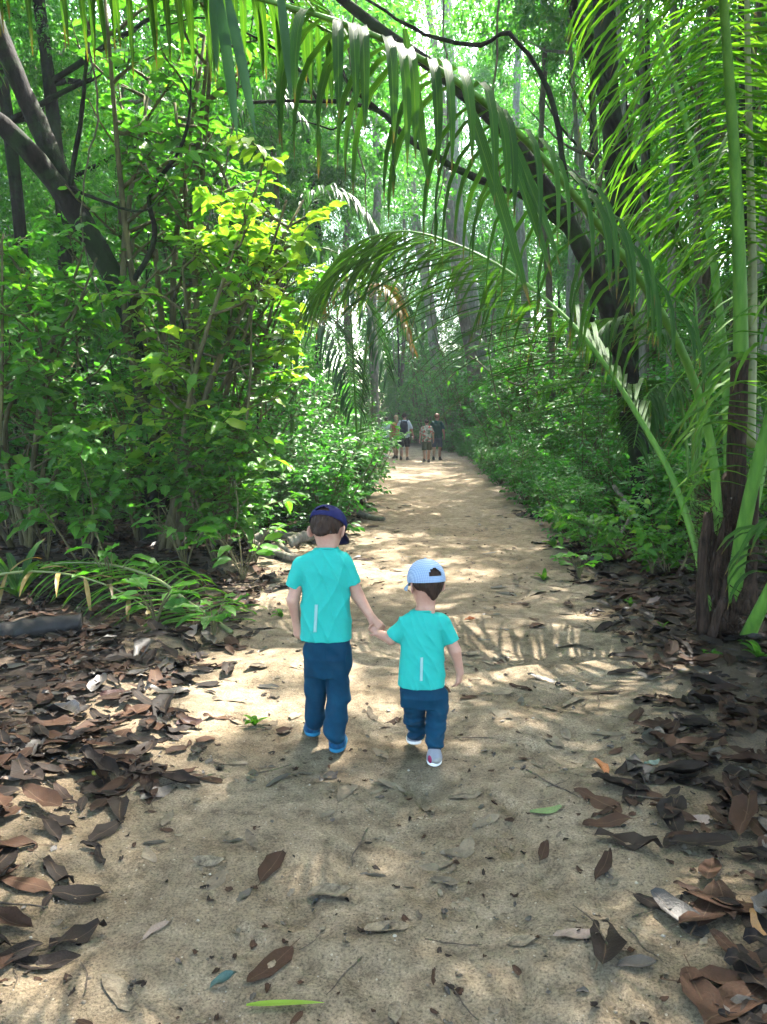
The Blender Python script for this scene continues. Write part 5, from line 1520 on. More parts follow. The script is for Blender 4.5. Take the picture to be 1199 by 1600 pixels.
# ------------------------------------------------------------------ shrubs near enough to show every leaf
def hero_shrub(seed, x, y, h, spread, stems, leaf, mat, label, name='broadleaf_shrub', n_parts=300, lean=(0, 0), per=7, sec=7, ter=3, low=0.12, width=1.0, twig=0.32, keep=None):
    r = empty(name, (x, y, gz(x, y) - 0.02), 0, label, 'shrub')
    tb, LP, LD, sz, rg = grow_shrub(seed, h, spread, stems, leaf, per, sec, ter, lean=lean, low=low, twig_len=twig)
    obj('stem', tb.mesh('shrub_stems', [M['stem']]), r)
    W = LP + np.array([x, y, 0])
    D = np.linalg.norm(W - np.array([0, 0, CAM_H]), axis=1)
    vis = (np.abs(W[:, 0]) < 0.5 * W[:, 1]) & (W[:, 2] < CAM_H + 0.56 * W[:, 1])
    score = sz / D * vis - 0.002 * (LP @ np.array([0, 1, 0]))
    order = np.argsort(-score)
    top, rest = order[:n_parts], order[n_parts:]
    protos = [make_mesh('leaf', t[0] * [1, width, 1], t[1], rnd=np.zeros(len(t[0])), uv=t[2], mats=[mat]) for t in LT_FINE]
    roll = rg.normal(0, 0.4, len(LP))
    Xf, Sf, Zf = leaf_frames(LP, LD, np.tile([0, 0, 1.0], (len(LP), 1)), roll)
    for i in top:
        o = bpy.data.objects.new('leaf', protos[int(rg.integers(4))]); COL.objects.link(o); o.parent = r
        m = Matrix((( Xf[i][0], Sf[i][0], Zf[i][0]), (Xf[i][1], Sf[i][1], Zf[i][1]), (Xf[i][2], Sf[i][2], Zf[i][2])))
        o.matrix_local = Matrix.Translation(Vector(LP[i])) @ m.to_4x4() @ Matrix.Scale(float(sz[i]), 4)
    if len(rest):
        t = LT_FINE[0]
        obj('foliage', leaves_mesh('foliage', LP[rest], LD[rest], sz[rest], t if len(rest) < 2500 else LT_MID, roll=roll[rest], rng=rg, mats=[mat], width=width), r, kind='stuff')
    return r
p = U(262, 850, 8.4)
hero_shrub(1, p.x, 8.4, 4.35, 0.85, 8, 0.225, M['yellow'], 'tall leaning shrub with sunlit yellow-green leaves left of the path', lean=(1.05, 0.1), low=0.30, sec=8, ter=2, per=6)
p = U(330, 850, 8.6)
hero_shrub(2, p.x, 8.9, 3.0, 0.9, 7, 0.18, M['shrub'], 'mid green shrub standing between the sunlit shrub and the path', lean=(0.4, 0), low=0.12, sec=7, ter=2, per=6)
p = U(60, 850, 8.8)
hero_shrub(3, p.x - 0.2, 8.9, 3.9, 1.1, 8, 0.20, M['shrub'], 'tall green shrub crowding the forked dark tree at the left edge', lean=(0.5, 0), low=0.3, sec=7, ter=2, per=7)
p = U(-40, 850, 7.6)
hero_shrub(4, p.x, 7.8, 3.2, 0.8, 6, 0.17, M['shrub'], 'green shrub at the far left with leaves level with the water gap', low=0.5, sec=6, ter=2, per=6)
p = U(140, 860, 7.8)
hero_shrub(5, p.x, 7.7, 1.35, 0.65, 7, 0.17, M['shrub'], 'knee-high bright shrub with broad shiny leaves below the leaning stems', low=0.3, sec=5, ter=2, per=6)
p = U(345, 850, 8.0)
hero_shrub(6, p.x, 7.9, 1.5, 0.7, 9, 0.15, M['shrub'], 'waist-high shrub beside the crooked logs left of the path', low=0.2, sec=5, ter=3, per=6)
p = U(275, 300, 9.6)
hero_shrub(7, p.x, 9.9, 6.6, 1.1, 8, 0.20, M['shrub'], 'tallest green shrub rising behind the sunlit one', lean=(0.1, 0), low=0.4, sec=8, ter=3, per=6)
p = G(905, 850)
hero_shrub(8, 2.25, 8.0, 0.65, 0.5, 8, 0.12, M['shrub'], 'low glossy broadleaf plants beside the path left of the palm', low=0.15, sec=4, ter=1, per=5)
hero_shrub(9, 2.75, 7.4, 0.6, 0.5, 8, 0.13, M['shrub'], 'dark glossy knee-high plant just behind the palm base', low=0.15, sec=4, ter=1, per=5)
hero_shrub(10, 3.6, 7.8, 1.1, 0.6, 8, 0.13, M['shrub'], 'leafy shrub to the right behind the palm base', low=0.15, sec=5, ter=2, per=5)

def strap_plant(x, y, n, L, w, mat, label, seed, name='strap_leaf_plant'):
    """a tuft of long arching leaves"""
    r = empty(name, (x, y, gz(x, y)), 0, label, 'plant')
    rg = np.random.default_rng(seed)
    for i in range(n):
        az = rg.uniform(0, 6.28); el = rg.uniform(0.6, 1.3)
        d = (math.cos(az) * math.cos(el), math.sin(az) * math.cos(el), math.sin(el))
        V, Fq, UVc = leaflet((0, 0, 0.0), d, L * rg.uniform(0.7, 1.1), w, rg, sag=1.0, nseg=6, fold=0.4)
        obj('leaf', make_mesh('leaf', V, Fq, rnd=np.full(len(V), rg.random()), uv=UVc, mats=[mat]), r)
    return r
p = G(985, 835)
strap_plant(p.x, p.y, 9, 0.75, 0.07, M['palm_light'], 'bright green tuft of long arching leaves in the right undergrowth', 1)
p = G(30, 940)
strap_plant(p.x, p.y, 9, 0.6, 0.07, M['palm'], 'tuft of strap leaves behind the dark log at the left edge', 2)
p = G(1110, 1035)
strap_plant(p.x, p.y, 6, 0.09, 0.035, M['palm_light'], 'tiny bright green seedling among red leaves by the palm', 3, 'seedling')
for i, (a, b, L, lb) in enumerate([(398, 1128, .09, 'small green sprig lying on the sand left of the taller boy'), (985, 950, .09, 'little seedling between wet leaves left of the palm base'),
                                 (1035, 990, .08, 'pale seedling standing by the palm roots'), (1185, 1040, .16, 'green seedling leaning in from the right edge'),
                                 (440, 965, .12, 'small plant at the path edge left of the taller boy'), (850, 905, .13, 'small glossy plant at the right path edge'), (865, 860, .16, 'leafy sprig beside the right path edge under the shrubs')]):
    p = G(a, b); strap_plant(p.x, p.y, 6, L, L * 0.33, M['palm_light'], lb, 20 + i, 'seedling')

def big_leaf_plant(px, py, n, L, label, seed, mat='shrub', h=0.25):
    n = int(n * 1.6); L *= 1.25; h *= 1.25
    p = G(px, py); rg = np.random.default_rng(seed)
    r = empty('broadleaf_plant', p, 0, label, 'plant')
    tb = Tubes()
    for i in range(n):
        az = rg.uniform(0, 6.28); hh = h * rg.uniform(0.5, 1.3)
        d = np.array([math.cos(az), math.sin(az), rg.uniform(0.0, 0.5)])
        tip = np.array([math.cos(az) * hh * 0.5, math.sin(az) * hh * 0.5, hh])
        tb.add(crom([(0, 0, -0.02), tip * [0.4, 0.4, 0.6], tip], 6), np.linspace(0.006, 0.003, 6), 5)
        t = LT_FINE[int(rg.integers(4))]
        me = make_mesh('leaf', t[0] * [1, 1.05, 1], t[1], rnd=np.full(len(t[0]), rg.random()), uv=t[2], mats=[M[mat]])
        X, S_, Z = leaf_frames(np.zeros((1, 3)), d[None], np.array([[0, 0, 1.0]]), np.array([rg.normal(0, .3)]))
        o = obj('leaf', me, r)
        m = Matrix(((X[0][0], S_[0][0], Z[0][0]), (X[0][1], S_[0][1], Z[0][1]), (X[0][2], S_[0][2], Z[0][2])))
        o.matrix_local = Matrix.Translation(Vector(tip)) @ m.to_4x4() @ Matrix.Scale(L * rg.uniform(0.7, 1.15), 4)
    obj('stem', tb.mesh('plant_stems', [M['stem']]), r)
for i, (a, b, n, L, h, lb) in enumerate([
        (175, 940, 9, .19, .35, 'dark broadleaf plant behind the fallen palm frond'), (245, 985, 8, .17, .18, 'low broadleaf plant with shiny leaves at the butt of the fallen frond'),
        (335, 995, 8, .16, .15, 'low dark broadleaf plant touching the sand by the curled brown leaf'), (290, 905, 9, .17, .4, 'broadleaf plant above the middle of the fallen frond'),
        (380, 915, 9, .15, .3, 'broadleaf plant between the fallen frond and the taller boy'), (400, 880, 8, .14, .3, 'broadleaf plant in front of the crooked logs'),
        (75, 880, 7, .2, .5, 'broadleaf plant with upright leaves near the left edge'), (15, 860, 7, .2, .6, 'broadleaf plant cut by the left edge of the picture'),
        (250, 850, 8, .15, .5, 'broadleaf plant at the foot of the leaning shrub'), (905, 905, 8, .14, .18, 'dark glossy plant hugging the right path edge'),
        (960, 880, 8, .15, .22, 'glossy plant in deep shade halfway to the palm'), (1020, 900, 8, .15, .22, 'glossy plant touching the lowest palm stalk'), (1190, 880, 8, .16, .4, 'glossy plant behind the rightmost palm stalks')]):
    big_leaf_plant(a, b, n, L, lb, 60 + i, h=h)

# bare thin stems in the dark left understorey
rg = np.random.default_rng(9)
for i in range(26):
    px = rg.uniform(-30, 420); Y = rg.uniform(9.5, 15); b = U(px, 800, Y)
    r = empty('thin_sapling', (b.x, Y, gz(b.x, Y)), 0, 'thin bare dark stem in the left understorey', 'sapling', 'bare stems in the left understorey')
    tb = Tubes(); H = rg.uniform(2.2, 4.5); P = wander((0, 0, -0.05), (rg.normal(0, .12), rg.normal(0, .12), 1), H, 12, rg, 0.06)
    tb.add(P, np.linspace(0.022, 0.008, 13), 6)
    for q in range(5):
        k = int(rg.integers(3, 12)); tb.add(wander(P[k], (rg.normal(), rg.normal(), 0.7), 0.7, 6, rg, 0.2), np.linspace(0.009, 0.003, 7), 4)
    obj('stem', tb.mesh('sapling_stem', [M['bark_dark']]), r)

# ------------------------------------------------------------------ the big palm on the right
pb = G(1135, 1010); base = Vector((pb.x, 5.2, gz(pb.x, 5.2)))
palm = empty('coconut_palm', base, 0, 'young palm with arching green fronds and brown fibrous base right of the path', 'palm')
ob = np.array(base)
def PL_(pts): return [np.array(U(*q)) - ob for q in pts]
tb = Tubes()
tb.add(crom(PL_([(1120, 1025, 5.2), (1122, 960, 5.2), (1126, 880, 5.2), (1132, 810, 5.2), (1142, 740, 5.22)]), 24), np.interp(np.linspace(0, 1, 24), [0, .25, .7, 1], [.105, .115, .09, .062]), 18)
tm = tb.mesh('palm_trunk', [M['husk']])
co = np.empty(len(tm.vertices) * 3, np.float32); tm.vertices.foreach_get('co', co); co = co.reshape(-1, 3)
co += 0.02 * np.stack([fbm(co[:, 0] * 16, co[:, 1] * 16, co[:, 2] * 3, seed=60 + k) for k in range(3)], 1); tm.vertices.foreach_set('co', co.ravel())
obj('trunk', tm, palm)
for pts, r0, r1 in [([(1150, 830, 5.18), (1152, 740, 5.15), (1155, 650, 5.12), (1158, 555, 5.08)], .066, .052),
                    ([(1100, 990, 5.1), (1098, 930, 5.1), (1100, 860, 5.1), (1108, 800, 5.12)], .045, .03), ([(1165, 960, 5.05), (1172, 860, 5.15), (1176, 760, 5.2)], .06, .05),
                    ([(1108, 1015, 5.02), (1120, 965, 4.98), (1133, 930, 4.98)], .035, .02)]:
    tb = Tubes(); tb.add(crom(PL_(pts), 16), np.linspace(r0, r1, 16), 10); obj('old_stalk', tb.mesh('old_stalk', [M['husk']], bulge=0.012), palm)
for k_, (a_, b_) in enumerate([(1100, 800), (1120, 810), (1162, 850), (1092, 870), (1140, 880)]):
    # torn, curling strips of old leaf base
    V, Fq, UVc = leaflet(np.array(U(a_ + 6, b_ + 130, 5.12)) - ob, (random.uniform(-.25, .25), -0.15, 1), random.uniform(.35, .55), random.uniform(.05, .09), RNG, sag=-0.1, nseg=6, fold=0.6, facing=(0, -1, 0.3))
    obj('sheath_strip', make_mesh('sheath_strip', V, Fq, rnd=np.zeros(len(V)), uv=UVc, mats=[M['husk']]), palm)
rg = np.random.default_rng(4)
tb = Tubes()
for i in range(420):
    a = U(rg.uniform(1095, 1165), rg.uniform(770, 1000), 5.2); c0 = np.array(a) - ob
    ang = rg.uniform(0, 6.28); rad = rg.uniform(0.075, 0.115)
    c0 = np.array([U(1128, 900, 5.2).x - ob[0] + math.cos(ang) * rad, math.sin(ang) * rad, c0[2]])
    tb.add(wander(c0, (math.cos(ang) * 0.6, math.sin(ang) * 0.6, rg.uniform(-1, 1)), rg.uniform(0.06, 0.24), 5, rg, 0.3), np.linspace(0.0045, 0.0012, 6), 3, cap=False)
obj('fibres', tb.mesh('fibres', [M['husk']]), palm, kind='stuff')
bank = LeafBank(300)
# A: the long frond arching over the path towards the camera
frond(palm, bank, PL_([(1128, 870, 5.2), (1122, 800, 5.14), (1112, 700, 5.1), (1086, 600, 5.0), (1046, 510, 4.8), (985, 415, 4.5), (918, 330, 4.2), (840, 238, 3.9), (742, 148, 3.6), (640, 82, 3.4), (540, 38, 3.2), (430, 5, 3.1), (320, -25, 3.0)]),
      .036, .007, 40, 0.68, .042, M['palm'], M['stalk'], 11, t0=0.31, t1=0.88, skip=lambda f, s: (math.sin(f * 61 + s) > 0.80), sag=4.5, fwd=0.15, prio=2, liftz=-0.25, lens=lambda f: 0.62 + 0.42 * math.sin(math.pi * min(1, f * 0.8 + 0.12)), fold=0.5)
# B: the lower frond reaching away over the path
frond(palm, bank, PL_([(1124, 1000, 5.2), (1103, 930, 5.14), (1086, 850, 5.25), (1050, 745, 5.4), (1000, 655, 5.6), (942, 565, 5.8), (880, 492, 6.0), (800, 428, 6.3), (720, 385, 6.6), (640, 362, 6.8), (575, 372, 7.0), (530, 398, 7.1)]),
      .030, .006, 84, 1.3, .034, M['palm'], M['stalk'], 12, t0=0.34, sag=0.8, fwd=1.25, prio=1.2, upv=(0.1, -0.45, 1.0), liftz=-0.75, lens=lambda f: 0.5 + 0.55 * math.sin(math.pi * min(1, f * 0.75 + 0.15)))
# C: upright frond in front
frond(palm, bank, PL_([(1158, 560, 5.08), (1156, 430, 5.0), (1150, 280, 4.9), (1140, 130, 4.75), (1128, -20, 4.55), (1105, -200, 4.2), (1060, -380, 3.7)]),
      .050, .014, 62, 1.05, .042, M['palm_light'], M['stalk'], 13, t0=0.22, sag=1.0, fwd=-0.25, prio=1.0, upv=(0.1, 1, 0), liftz=-0.25, jitter=0.16)
# D: a second upright stalk behind it
frond(palm, bank, PL_([(1172, 700, 5.3), (1176, 450, 5.35), (1172, 250, 5.35), (1168, 50, 5.3), (1166, -200, 5.2)]),
      .038, .014, 46, 0.85, .030, M['palm_light'], M['stalk_old'], 14, t0=0.3, sag=0.9, fwd=-0.1, prio=0.6, upv=(-0.4, 1, 0), liftz=-0.2, jitter=0.18)
# E, F: thick green stalks leaving the frame on the right
frond(palm, bank, PL_([(1134, 985, 5.22), (1150, 900, 5.08), (1163, 820, 4.95), (1190, 700, 4.8), (1222, 600, 4.65), (1290, 470, 4.4), (1400, 380, 4.1), (1520, 360, 3.8)]),
      .062, .012, 40, 0.8, .036, M['palm_light'], M['stalk'], 15, t0=0.35, sag=1.6, fwd=0.2, prio=0.3)
frond(palm, bank, PL_([(1130, 1040, 5.2), (1160, 1008, 5.05), (1182, 965, 4.85), (1212, 905, 4.7), (1270, 800, 4.4), (1370, 700, 4.1)]),
      .060, .02, 20, 0.6, .036, M['palm'], M['stalk'], 16, t0=0.6, sag=1.6, prio=0.1)
frond(palm, bank, PL_([(1165, 860, 5.3), (1195, 700, 5.4), (1212, 560, 5.4), (1235, 380, 5.4), (1262, 200, 5.4), (1300, 30, 5.3)]),
      .040, .012, 50, 0.95, .040, M['palm_light'], M['stalk'], 17, t0=0.3, sag=1.3, fwd=-0.1, prio=0.7, upv=(-0.2, 1, 0), liftz=-0.2, jitter=0.16)
# H: frond rising behind and arching to the left
frond(palm, bank, PL_([(1140, 760, 5.4), (1132, 560, 5.7), (1110, 380, 6.0), (1075, 200, 6.3), (1030, 60, 6.6), (975, -40, 6.9), (900, -100, 7.2)]),
      .036, .008, 62, 0.95, .038, M['palm_light'], M['stalk'], 18, t0=0.30, sag=1.5, fwd=0.1, prio=0.9, upv=(0.4, 0.9, 0.2), liftz=-0.1, jitter=0.15)
# the few broad blades that fall across, pale with sky shine
for (a, c_, L, w) in [((722, 132, 3.45), (0.36, 0.05, -1), .95, .062), ((778, 180, 3.55), (0.38, 0.0, -1), .72, .060), ((795, 205, 3.58), (0.42, -0.05, -1), .62, .050), ((632, 45, 3.3), (0.16, -0.1, -1), .62, .05)]:
    bank.add(leaflet(np.array(U(*a)) - ob, c_, L, w, rg, sag=0.2, stiff=0.7, facing=(0.3, -1, 0.6)), M['palm'], 9)
for (a, c_, L, w) in [((340, -20, 3.0), (0.12, 0, -1), .52, .042), ((352, -20, 2.98), (0.20, 0.05, -1), .50, .040), ((330, -25, 3.02), (0.05, 0, -1), .30, .03), ((436, -25, 3.0), (0.10, 0, -1), .40, .035)]:
    bank.add(leaflet(np.array(U(*a)) - ob, c_, L, w, rg, sag=0.2, stiff=0.7, facing=(0.3, -1, 0.6)), M['palm_dark'], 8)
bank.flush(palm)

def small_palm(px, py, Y, label, fronds, mat, seed, name='understorey_palm', stalk='stalk', nl=34, w=.035, L0=0.6, hgt=0.3, limit=120):
    b = U(px, py, Y); base = Vector((b.x, Y, gz(b.x, Y))); o_ = np.array(base)
    r = empty(name, base, 0, label, 'palm')
    tb = Tubes(); tb.add(crom([(0, 0, -0.1), (0, 0, hgt * 0.6), (0.02, 0, hgt)], 8), np.linspace(0.09, 0.05, 8), 10); obj('trunk', tb.mesh('palm_trunk', [M['husk']], bulge=0.01), r)
    bk = LeafBank(limit)
    for i, ctrl in enumerate(fronds):
        P = [np.array(q) if len(q) == 4 else np.array(U(*q)) - o_ for q in ctrl]
        frond(r, bk, [np.array([0, 0, hgt * 0.8])] + P, .020, .004, nl, L0, w, mat, M[stalk], seed + i, t0=0.3, sag=1.5, fwd=0.5, prio=1)
    bk.flush(r)
    return r
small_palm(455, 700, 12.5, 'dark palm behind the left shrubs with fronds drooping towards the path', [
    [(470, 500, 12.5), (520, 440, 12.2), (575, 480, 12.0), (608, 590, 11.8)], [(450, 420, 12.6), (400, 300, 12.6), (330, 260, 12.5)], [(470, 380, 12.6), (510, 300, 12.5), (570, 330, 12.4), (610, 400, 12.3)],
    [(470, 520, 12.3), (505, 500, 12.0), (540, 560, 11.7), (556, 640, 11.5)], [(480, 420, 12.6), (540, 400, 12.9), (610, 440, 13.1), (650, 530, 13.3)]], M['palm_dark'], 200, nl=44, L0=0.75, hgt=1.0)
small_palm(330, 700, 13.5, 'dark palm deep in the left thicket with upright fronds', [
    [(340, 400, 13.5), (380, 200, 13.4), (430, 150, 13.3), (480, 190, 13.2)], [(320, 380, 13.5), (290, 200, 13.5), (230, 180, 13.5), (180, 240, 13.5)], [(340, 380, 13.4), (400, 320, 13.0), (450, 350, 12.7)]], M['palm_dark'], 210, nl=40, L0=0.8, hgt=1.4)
small_palm(1085, 780, 8.2, 'smaller palm behind the big one with fronds spreading over the undergrowth', [
    [(1060, 600, 8.2), (1020, 520, 8.1), (960, 500, 8.0), (900, 560, 7.9)], [(1090, 560, 8.3), (1080, 430, 8.4), (1040, 350, 8.5), (980, 340, 8.6)], [(1100, 600, 8.3), (1140, 480, 8.4), (1190, 440, 8.5), (1230, 480, 8.6)],
    [(1100, 640, 8.1), (1120, 560, 7.8), (1160, 560, 7.5), (1200, 620, 7.3)], [(1080, 650, 8.0), (1050, 600, 7.7), (1010, 620, 7.5), (990, 700, 7.3)]], M['palm'], 220, nl=40, L0=0.6, hgt=0.5)
small_palm(905, 700, 13.5, 'small palm with one pale frond in the right undergrowth', [
    [(915, 640, 13.5), (925, 600, 13.4), (945, 592, 13.3), (970, 615, 13.2)], [(900, 640, 13.5), (890, 600, 13.5), (860, 600, 13.4), (840, 640, 13.3)]], M['palm_light'], 230, nl=30, L0=0.4, w=0.03)
small_palm(560, 700, 13.2, 'small palm with yellowing fronds behind the dark drooping one', [
    [(575, 520, 13.0), (590, 450, 12.8), (620, 470, 12.6), (648, 550, 12.5)], [(550, 520, 13.0), (545, 440, 12.8), (520, 450, 12.6), (500, 520, 12.5)]], M['palm_dead'], 260, nl=34, L0=0.4, hgt=0.9)
# lianas
for i, (pts, lb) in enumerate([([(780, -40, 9), (772, 180, 9), (790, 380, 9.1), (765, 560, 9.2), (800, 690, 9.3)], 'thin liana hanging in front of the far pale trunks'),
        ([(690, -40, 12), (700, 200, 12), (668, 420, 12), (690, 560, 12)], 'thin liana above the far walkers'),
        ([(1000, 120, 9.5), (940, 300, 9.4), (955, 480, 9.4), (905, 640, 9.3)], 'liana looping from the upright dark tree'),
        ([(350, -40, 9), (372, 120, 9), (345, 300, 9), (352, 420, 9)], 'brown liana hanging in front of the tallest left shrub'),
        ([(120, -40, 8.6), (150, 160, 8.6), (128, 330, 8.6), (170, 520, 8.7)], 'liana hanging beside the forked dark tree'),
        ([(860, 560, 9.5), (820, 600, 9.4), (770, 585, 9.3), (735, 560, 9.4), (700, 600, 9.6)], 'arched bare twig reaching in from the right undergrowth'),
        ([(560, -40, 11), (548, 150, 11), (575, 330, 11), (560, 470, 11)], 'thin liana hanging behind the low palm frond')]):
    b = np.array(U(*pts[-1])); r = empty('liana', b, 0, lb, 'vine')
    P = crom([np.array(U(*q)) - b for q in pts], 30); P += 0.03 * np.stack([fbm(np.arange(30) * .5, i, k, seed=5) for k in range(3)], 1)
    tb = Tubes(); tb.add(P, np.linspace(0.014, 0.007, 30), 5); obj('stem', tb.mesh('liana_stem', [M['bark_brown']]), r)
    LP, LD = [], []
    for q in range(26):
        k = int(RNG.integers(2, 29)); LP.append(P[k]); LD.append(RNG.normal(0, 1, 3) - [0, 0, .4])
    obj('foliage', leaves_mesh('foliage', LP, LD, RNG.uniform(.05, .10, 26), LT_MID, mats=[M['shrub']]), r, kind='stuff')
# the palm standing just left of the camera, whose frond tips hang into the picture
b = Vector((-2.9, 1.4, 0)); b.z = gz(b.x, b.y); o_ = np.array(b)
r = empty('coconut_palm', b, 0, 'palm whose dangling frond tips cross the top left corner', 'palm')
tb = Tubes(); tb.add(crom([(0, 0, -0.1), (0.03, 0, 1.2), (0.1, 0, 2.4)], 14), np.linspace(0.16, 0.11, 14), 12); obj('trunk', tb.mesh('palm_trunk', [M['husk']], bulge=0.02), r)
bk = LeafBank(200)
frond(r, bk, [np.array([0.1, 0, 2.3]), np.array([0.6, 0.6, 3.0]) , np.array([1.3, 1.4, 3.35]), np.array([2.0, 2.1, 3.4]), np.array([2.7, 2.7, 3.3])], .03, .006, 60, 0.75, .034, M['palm'], M['stalk'], 240, t0=0.25, sag=1.6, fwd=0.35, prio=2)
frond(r, bk, [np.array([0.1, 0, 2.3]), np.array([0.2, 0.9, 3.0]) , np.array([0.4, 1.9, 3.3]), np.array([0.7, 2.9, 3.35])], .03, .006, 50, 0.7, .034, M['palm'], M['stalk'], 241, t0=0.3, sag=1.6, fwd=0.35, prio=1)
bk.flush(r)

# ------------------------------------------------------------------ fallen frond, logs
pf_ = U(20, 900, 6.9)
r = empty('fallen_palm_frond', (pf_.x, 6.6, gz(pf_.x, 6.6)), 0, 'fallen palm frond lying with half-green leaflets at the left path edge', 'frond')
o_ = np.array(r.location)
bk = LeafBank(300)
frond(r, bk, [np.array(U(*q)) - o_ for q in [(362, 988, 5.3), (300, 945, 5.75), (235, 900, 6.15), (150, 880, 6.5), (50, 885, 6.8), (-60, 905, 6.9)]], .018, .004, 52, 0.72, .034, M['palm_light'], M['stalk_old'], 250, t0=0.05, sag=1.0, fwd=0.3, liftz=0.10, sides=(-1, 1), prio=1)
bk.flush(r)
r = empty('fallen_palm_frond', G(60, 915), 0, 'old brown and green frond sagging above the dark log on the left', 'frond'); o_ = np.array(r.location)
bk = LeafBank(200)
frond(r, bk, [np.array(U(*q)) - o_ for q in [(-40, 905, 6.3), (40, 893, 6.2), (120, 900, 6.0), (190, 925, 5.8), (250, 965, 5.6)]], .014, .004, 7, 0.40, .034, M['palm_dead'], M['stalk_old'], 251, t0=0.1, sag=1.0, fwd=0.6, liftz=0.1, prio=1, jitter=0.4)
bk.flush(r)

def log(pts, r0, r1, mat, label, name='fallen_log', bulge=0.012, twigs=()):
    P0 = np.array(U(*pts[len(pts) // 2])); b = Vector((P0[0], P0[1], gz(P0[0], P0[1])))
    r = empty(name, b, 0, label, 'log')
    tb = Tubes(); P = crom([np.array(U(*q)) - np.array(b) for q in pts], 30)
    tb.add(P, np.linspace(r0, r1, 30) * (1 + 0.08 * np.sin(np.arange(30) * 1.3)), 12)
    for tw in twigs: tb.add(crom([np.array(U(*q)) - np.array(b) for q in tw], 14), np.linspace(r1 * 0.8, r1 * 0.4, 14), 8)
    obj('wood', tb.mesh('log', [M[mat]], bulge=bulge, seed=3), r)
log([(-60, 1006, 5.05), (0, 994, 5.15), (60, 984, 5.25), (128, 974, 5.35)], .10, .07, 'wet_wood', 'charred-looking dark log lying at the left edge above the wet leaves')
log([(388, 852, 8.7), (408, 838, 8.75), (425, 835, 8.7), (460, 838, 8.5), (480, 836, 8.4)], .055, .04, 'log', 'crooked grey log bending behind the taller boy', twigs=[[(425, 835, 8.7), (450, 862, 8.2), (490, 872, 8.0)]])
log([(392, 848, 8.55), (425, 862, 8.3), (470, 876, 8.0), (510, 890, 7.8)], .045, .04, 'log', 'straight grey log sloping down in front of the crooked one')
log([(452, 848, 8.3), (475, 840, 8.35), (505, 832, 8.4)], .06, .055, 'log', 'short sawn log with yellow end beside the taller boy')
log([(100, 905, 7.4), (128, 880, 7.5), (150, 845, 7.6), (165, 815, 7.6)], .03, .02, 'bark_dark', 'dark leaning stick under the knee-high shrub', 'leaning_stick', bulge=0.004)
log([(560, 800, 12), (575, 808, 11.8), (600, 812, 11.5)], .05, .03, 'log', 'small grey branch on the ground under the left shrubs')
log([(150, 1005, 5.2), (60, 960, 6.0), (-40, 950, 6.2)], .03, .02, 'bark_dark', 'thin dark branch behind the dark log on the left', bulge=0.004)
log([(960, 760, 10.4), (985, 800, 9.4), (970, 835, 9.0)], .03, .02, 'log', 'pale dead branch leaning in the right undergrowth', 'dead_branch', bulge=0.006)
# ------------------------------------------------------------------ fallen leaves, twigs, seeds
rl = np.random.default_rng(55)
FT = []
for i in range(10):
    q = np.random.default_rng(900 + i)
    wv = q.uniform(0.15, 0.24)
    st = [(0.08, wv * 0.45), (0.24, wv * 0.85), (0.45, wv * (1 + q.normal(0, .06))), (0.66, wv * (0.85 + q.normal(0, .07))), (0.84, wv * 0.5), (0.94, wv * 0.2)]
    t = leaf_template(st, fold=q.uniform(-0.15, 0.45), droop=q.uniform(-0.05, 0.12), wave=q.uniform(0.5, 1.6), cup=q.uniform(-0.3, 0.9), curl=q.uniform(0, 0.5))
    V = t[0].copy()
    V[:, 1] *= np.where(np.abs(t[2][:, 0]) > 0.5, q.uniform(0.72, 1.08, len(V)), 1)
    V[:, 0] += np.where(np.abs(t[2][:, 0]) > 0.5, q.normal(0, 0.02, len(V)), 0)
    V[:, 1] += q.uniform(-.12, .12) * np.sin(V[:, 0] * 3 + i)
    V[:, 2] += 0.03 * vnoise(V[:, 0] * 6 + i, V[:, 1] * 6, 0, i)
    # a short leaf stalk
    n = len(V)
    V = np.vstack([V, [(-0.18, 0.006, 0.015), (-0.18, -0.006, 0.015), (0.02, 0.008, 0), (0.02, -0.008, 0)]])
    F_ = np.vstack([t[1], [(n, n + 1, n + 3), (n, n + 3, n + 2)]])
    UV_ = np.vstack([t[2], [(0, 0)] * 4])
    V[:, 0] -= 0.5
    V[:, 2] -= np.percentile(V[:, 2], 25)
    FT.append((V, F_, UV_))
def sheet_leaf(V, F_, UV_, th):
    """give a fallen leaf its own thickness"""
    n = len(V); V2 = V.copy(); V2[:, 2] -= th
    return np.vstack([V, V2]), np.vstack([F_, F_[:, ::-1] + n]), np.vstack([UV_, UV_])
FTM = {}
def ft_mesh(i, key):
    if (i, key) not in FTM:
        V, F_, UV_ = sheet_leaf(*FT[i], 0.008)
        FTM[(i, key)] = make_mesh('fallen_leaf', V, F_, rnd=np.zeros(len(V)), uv=UV_, mats=[DL[key]])
    return FTM[(i, key)]

def litter_density(x, y):
    d = off_path(x, y)
    base = np.clip((d + 0.18) * 2.2, 0.0, 1.0)
    clump = 0.5 + 0.5 * fbm(x * 1.4, y * 1.4, seed=71)
    return np.clip(base * (0.45 + 0.8 * clump) + 0.12 * (clump > 0.3) + 0.03, 0, 1)
cand = []
tries = 32000
yy_ = 1.3 + rl.random(tries) ** 1.25 * 12.5
xx_ = rl.uniform(-1, 1, tries) * (0.60 * yy_ + 0.6)
den = litter_density(xx_, yy_)
ok = rl.random(tries) < den * 0.42 * np.clip(yy_ / 5, 0.35, 1.3)
cand = np.stack([xx_[ok], yy_[ok]], 1)
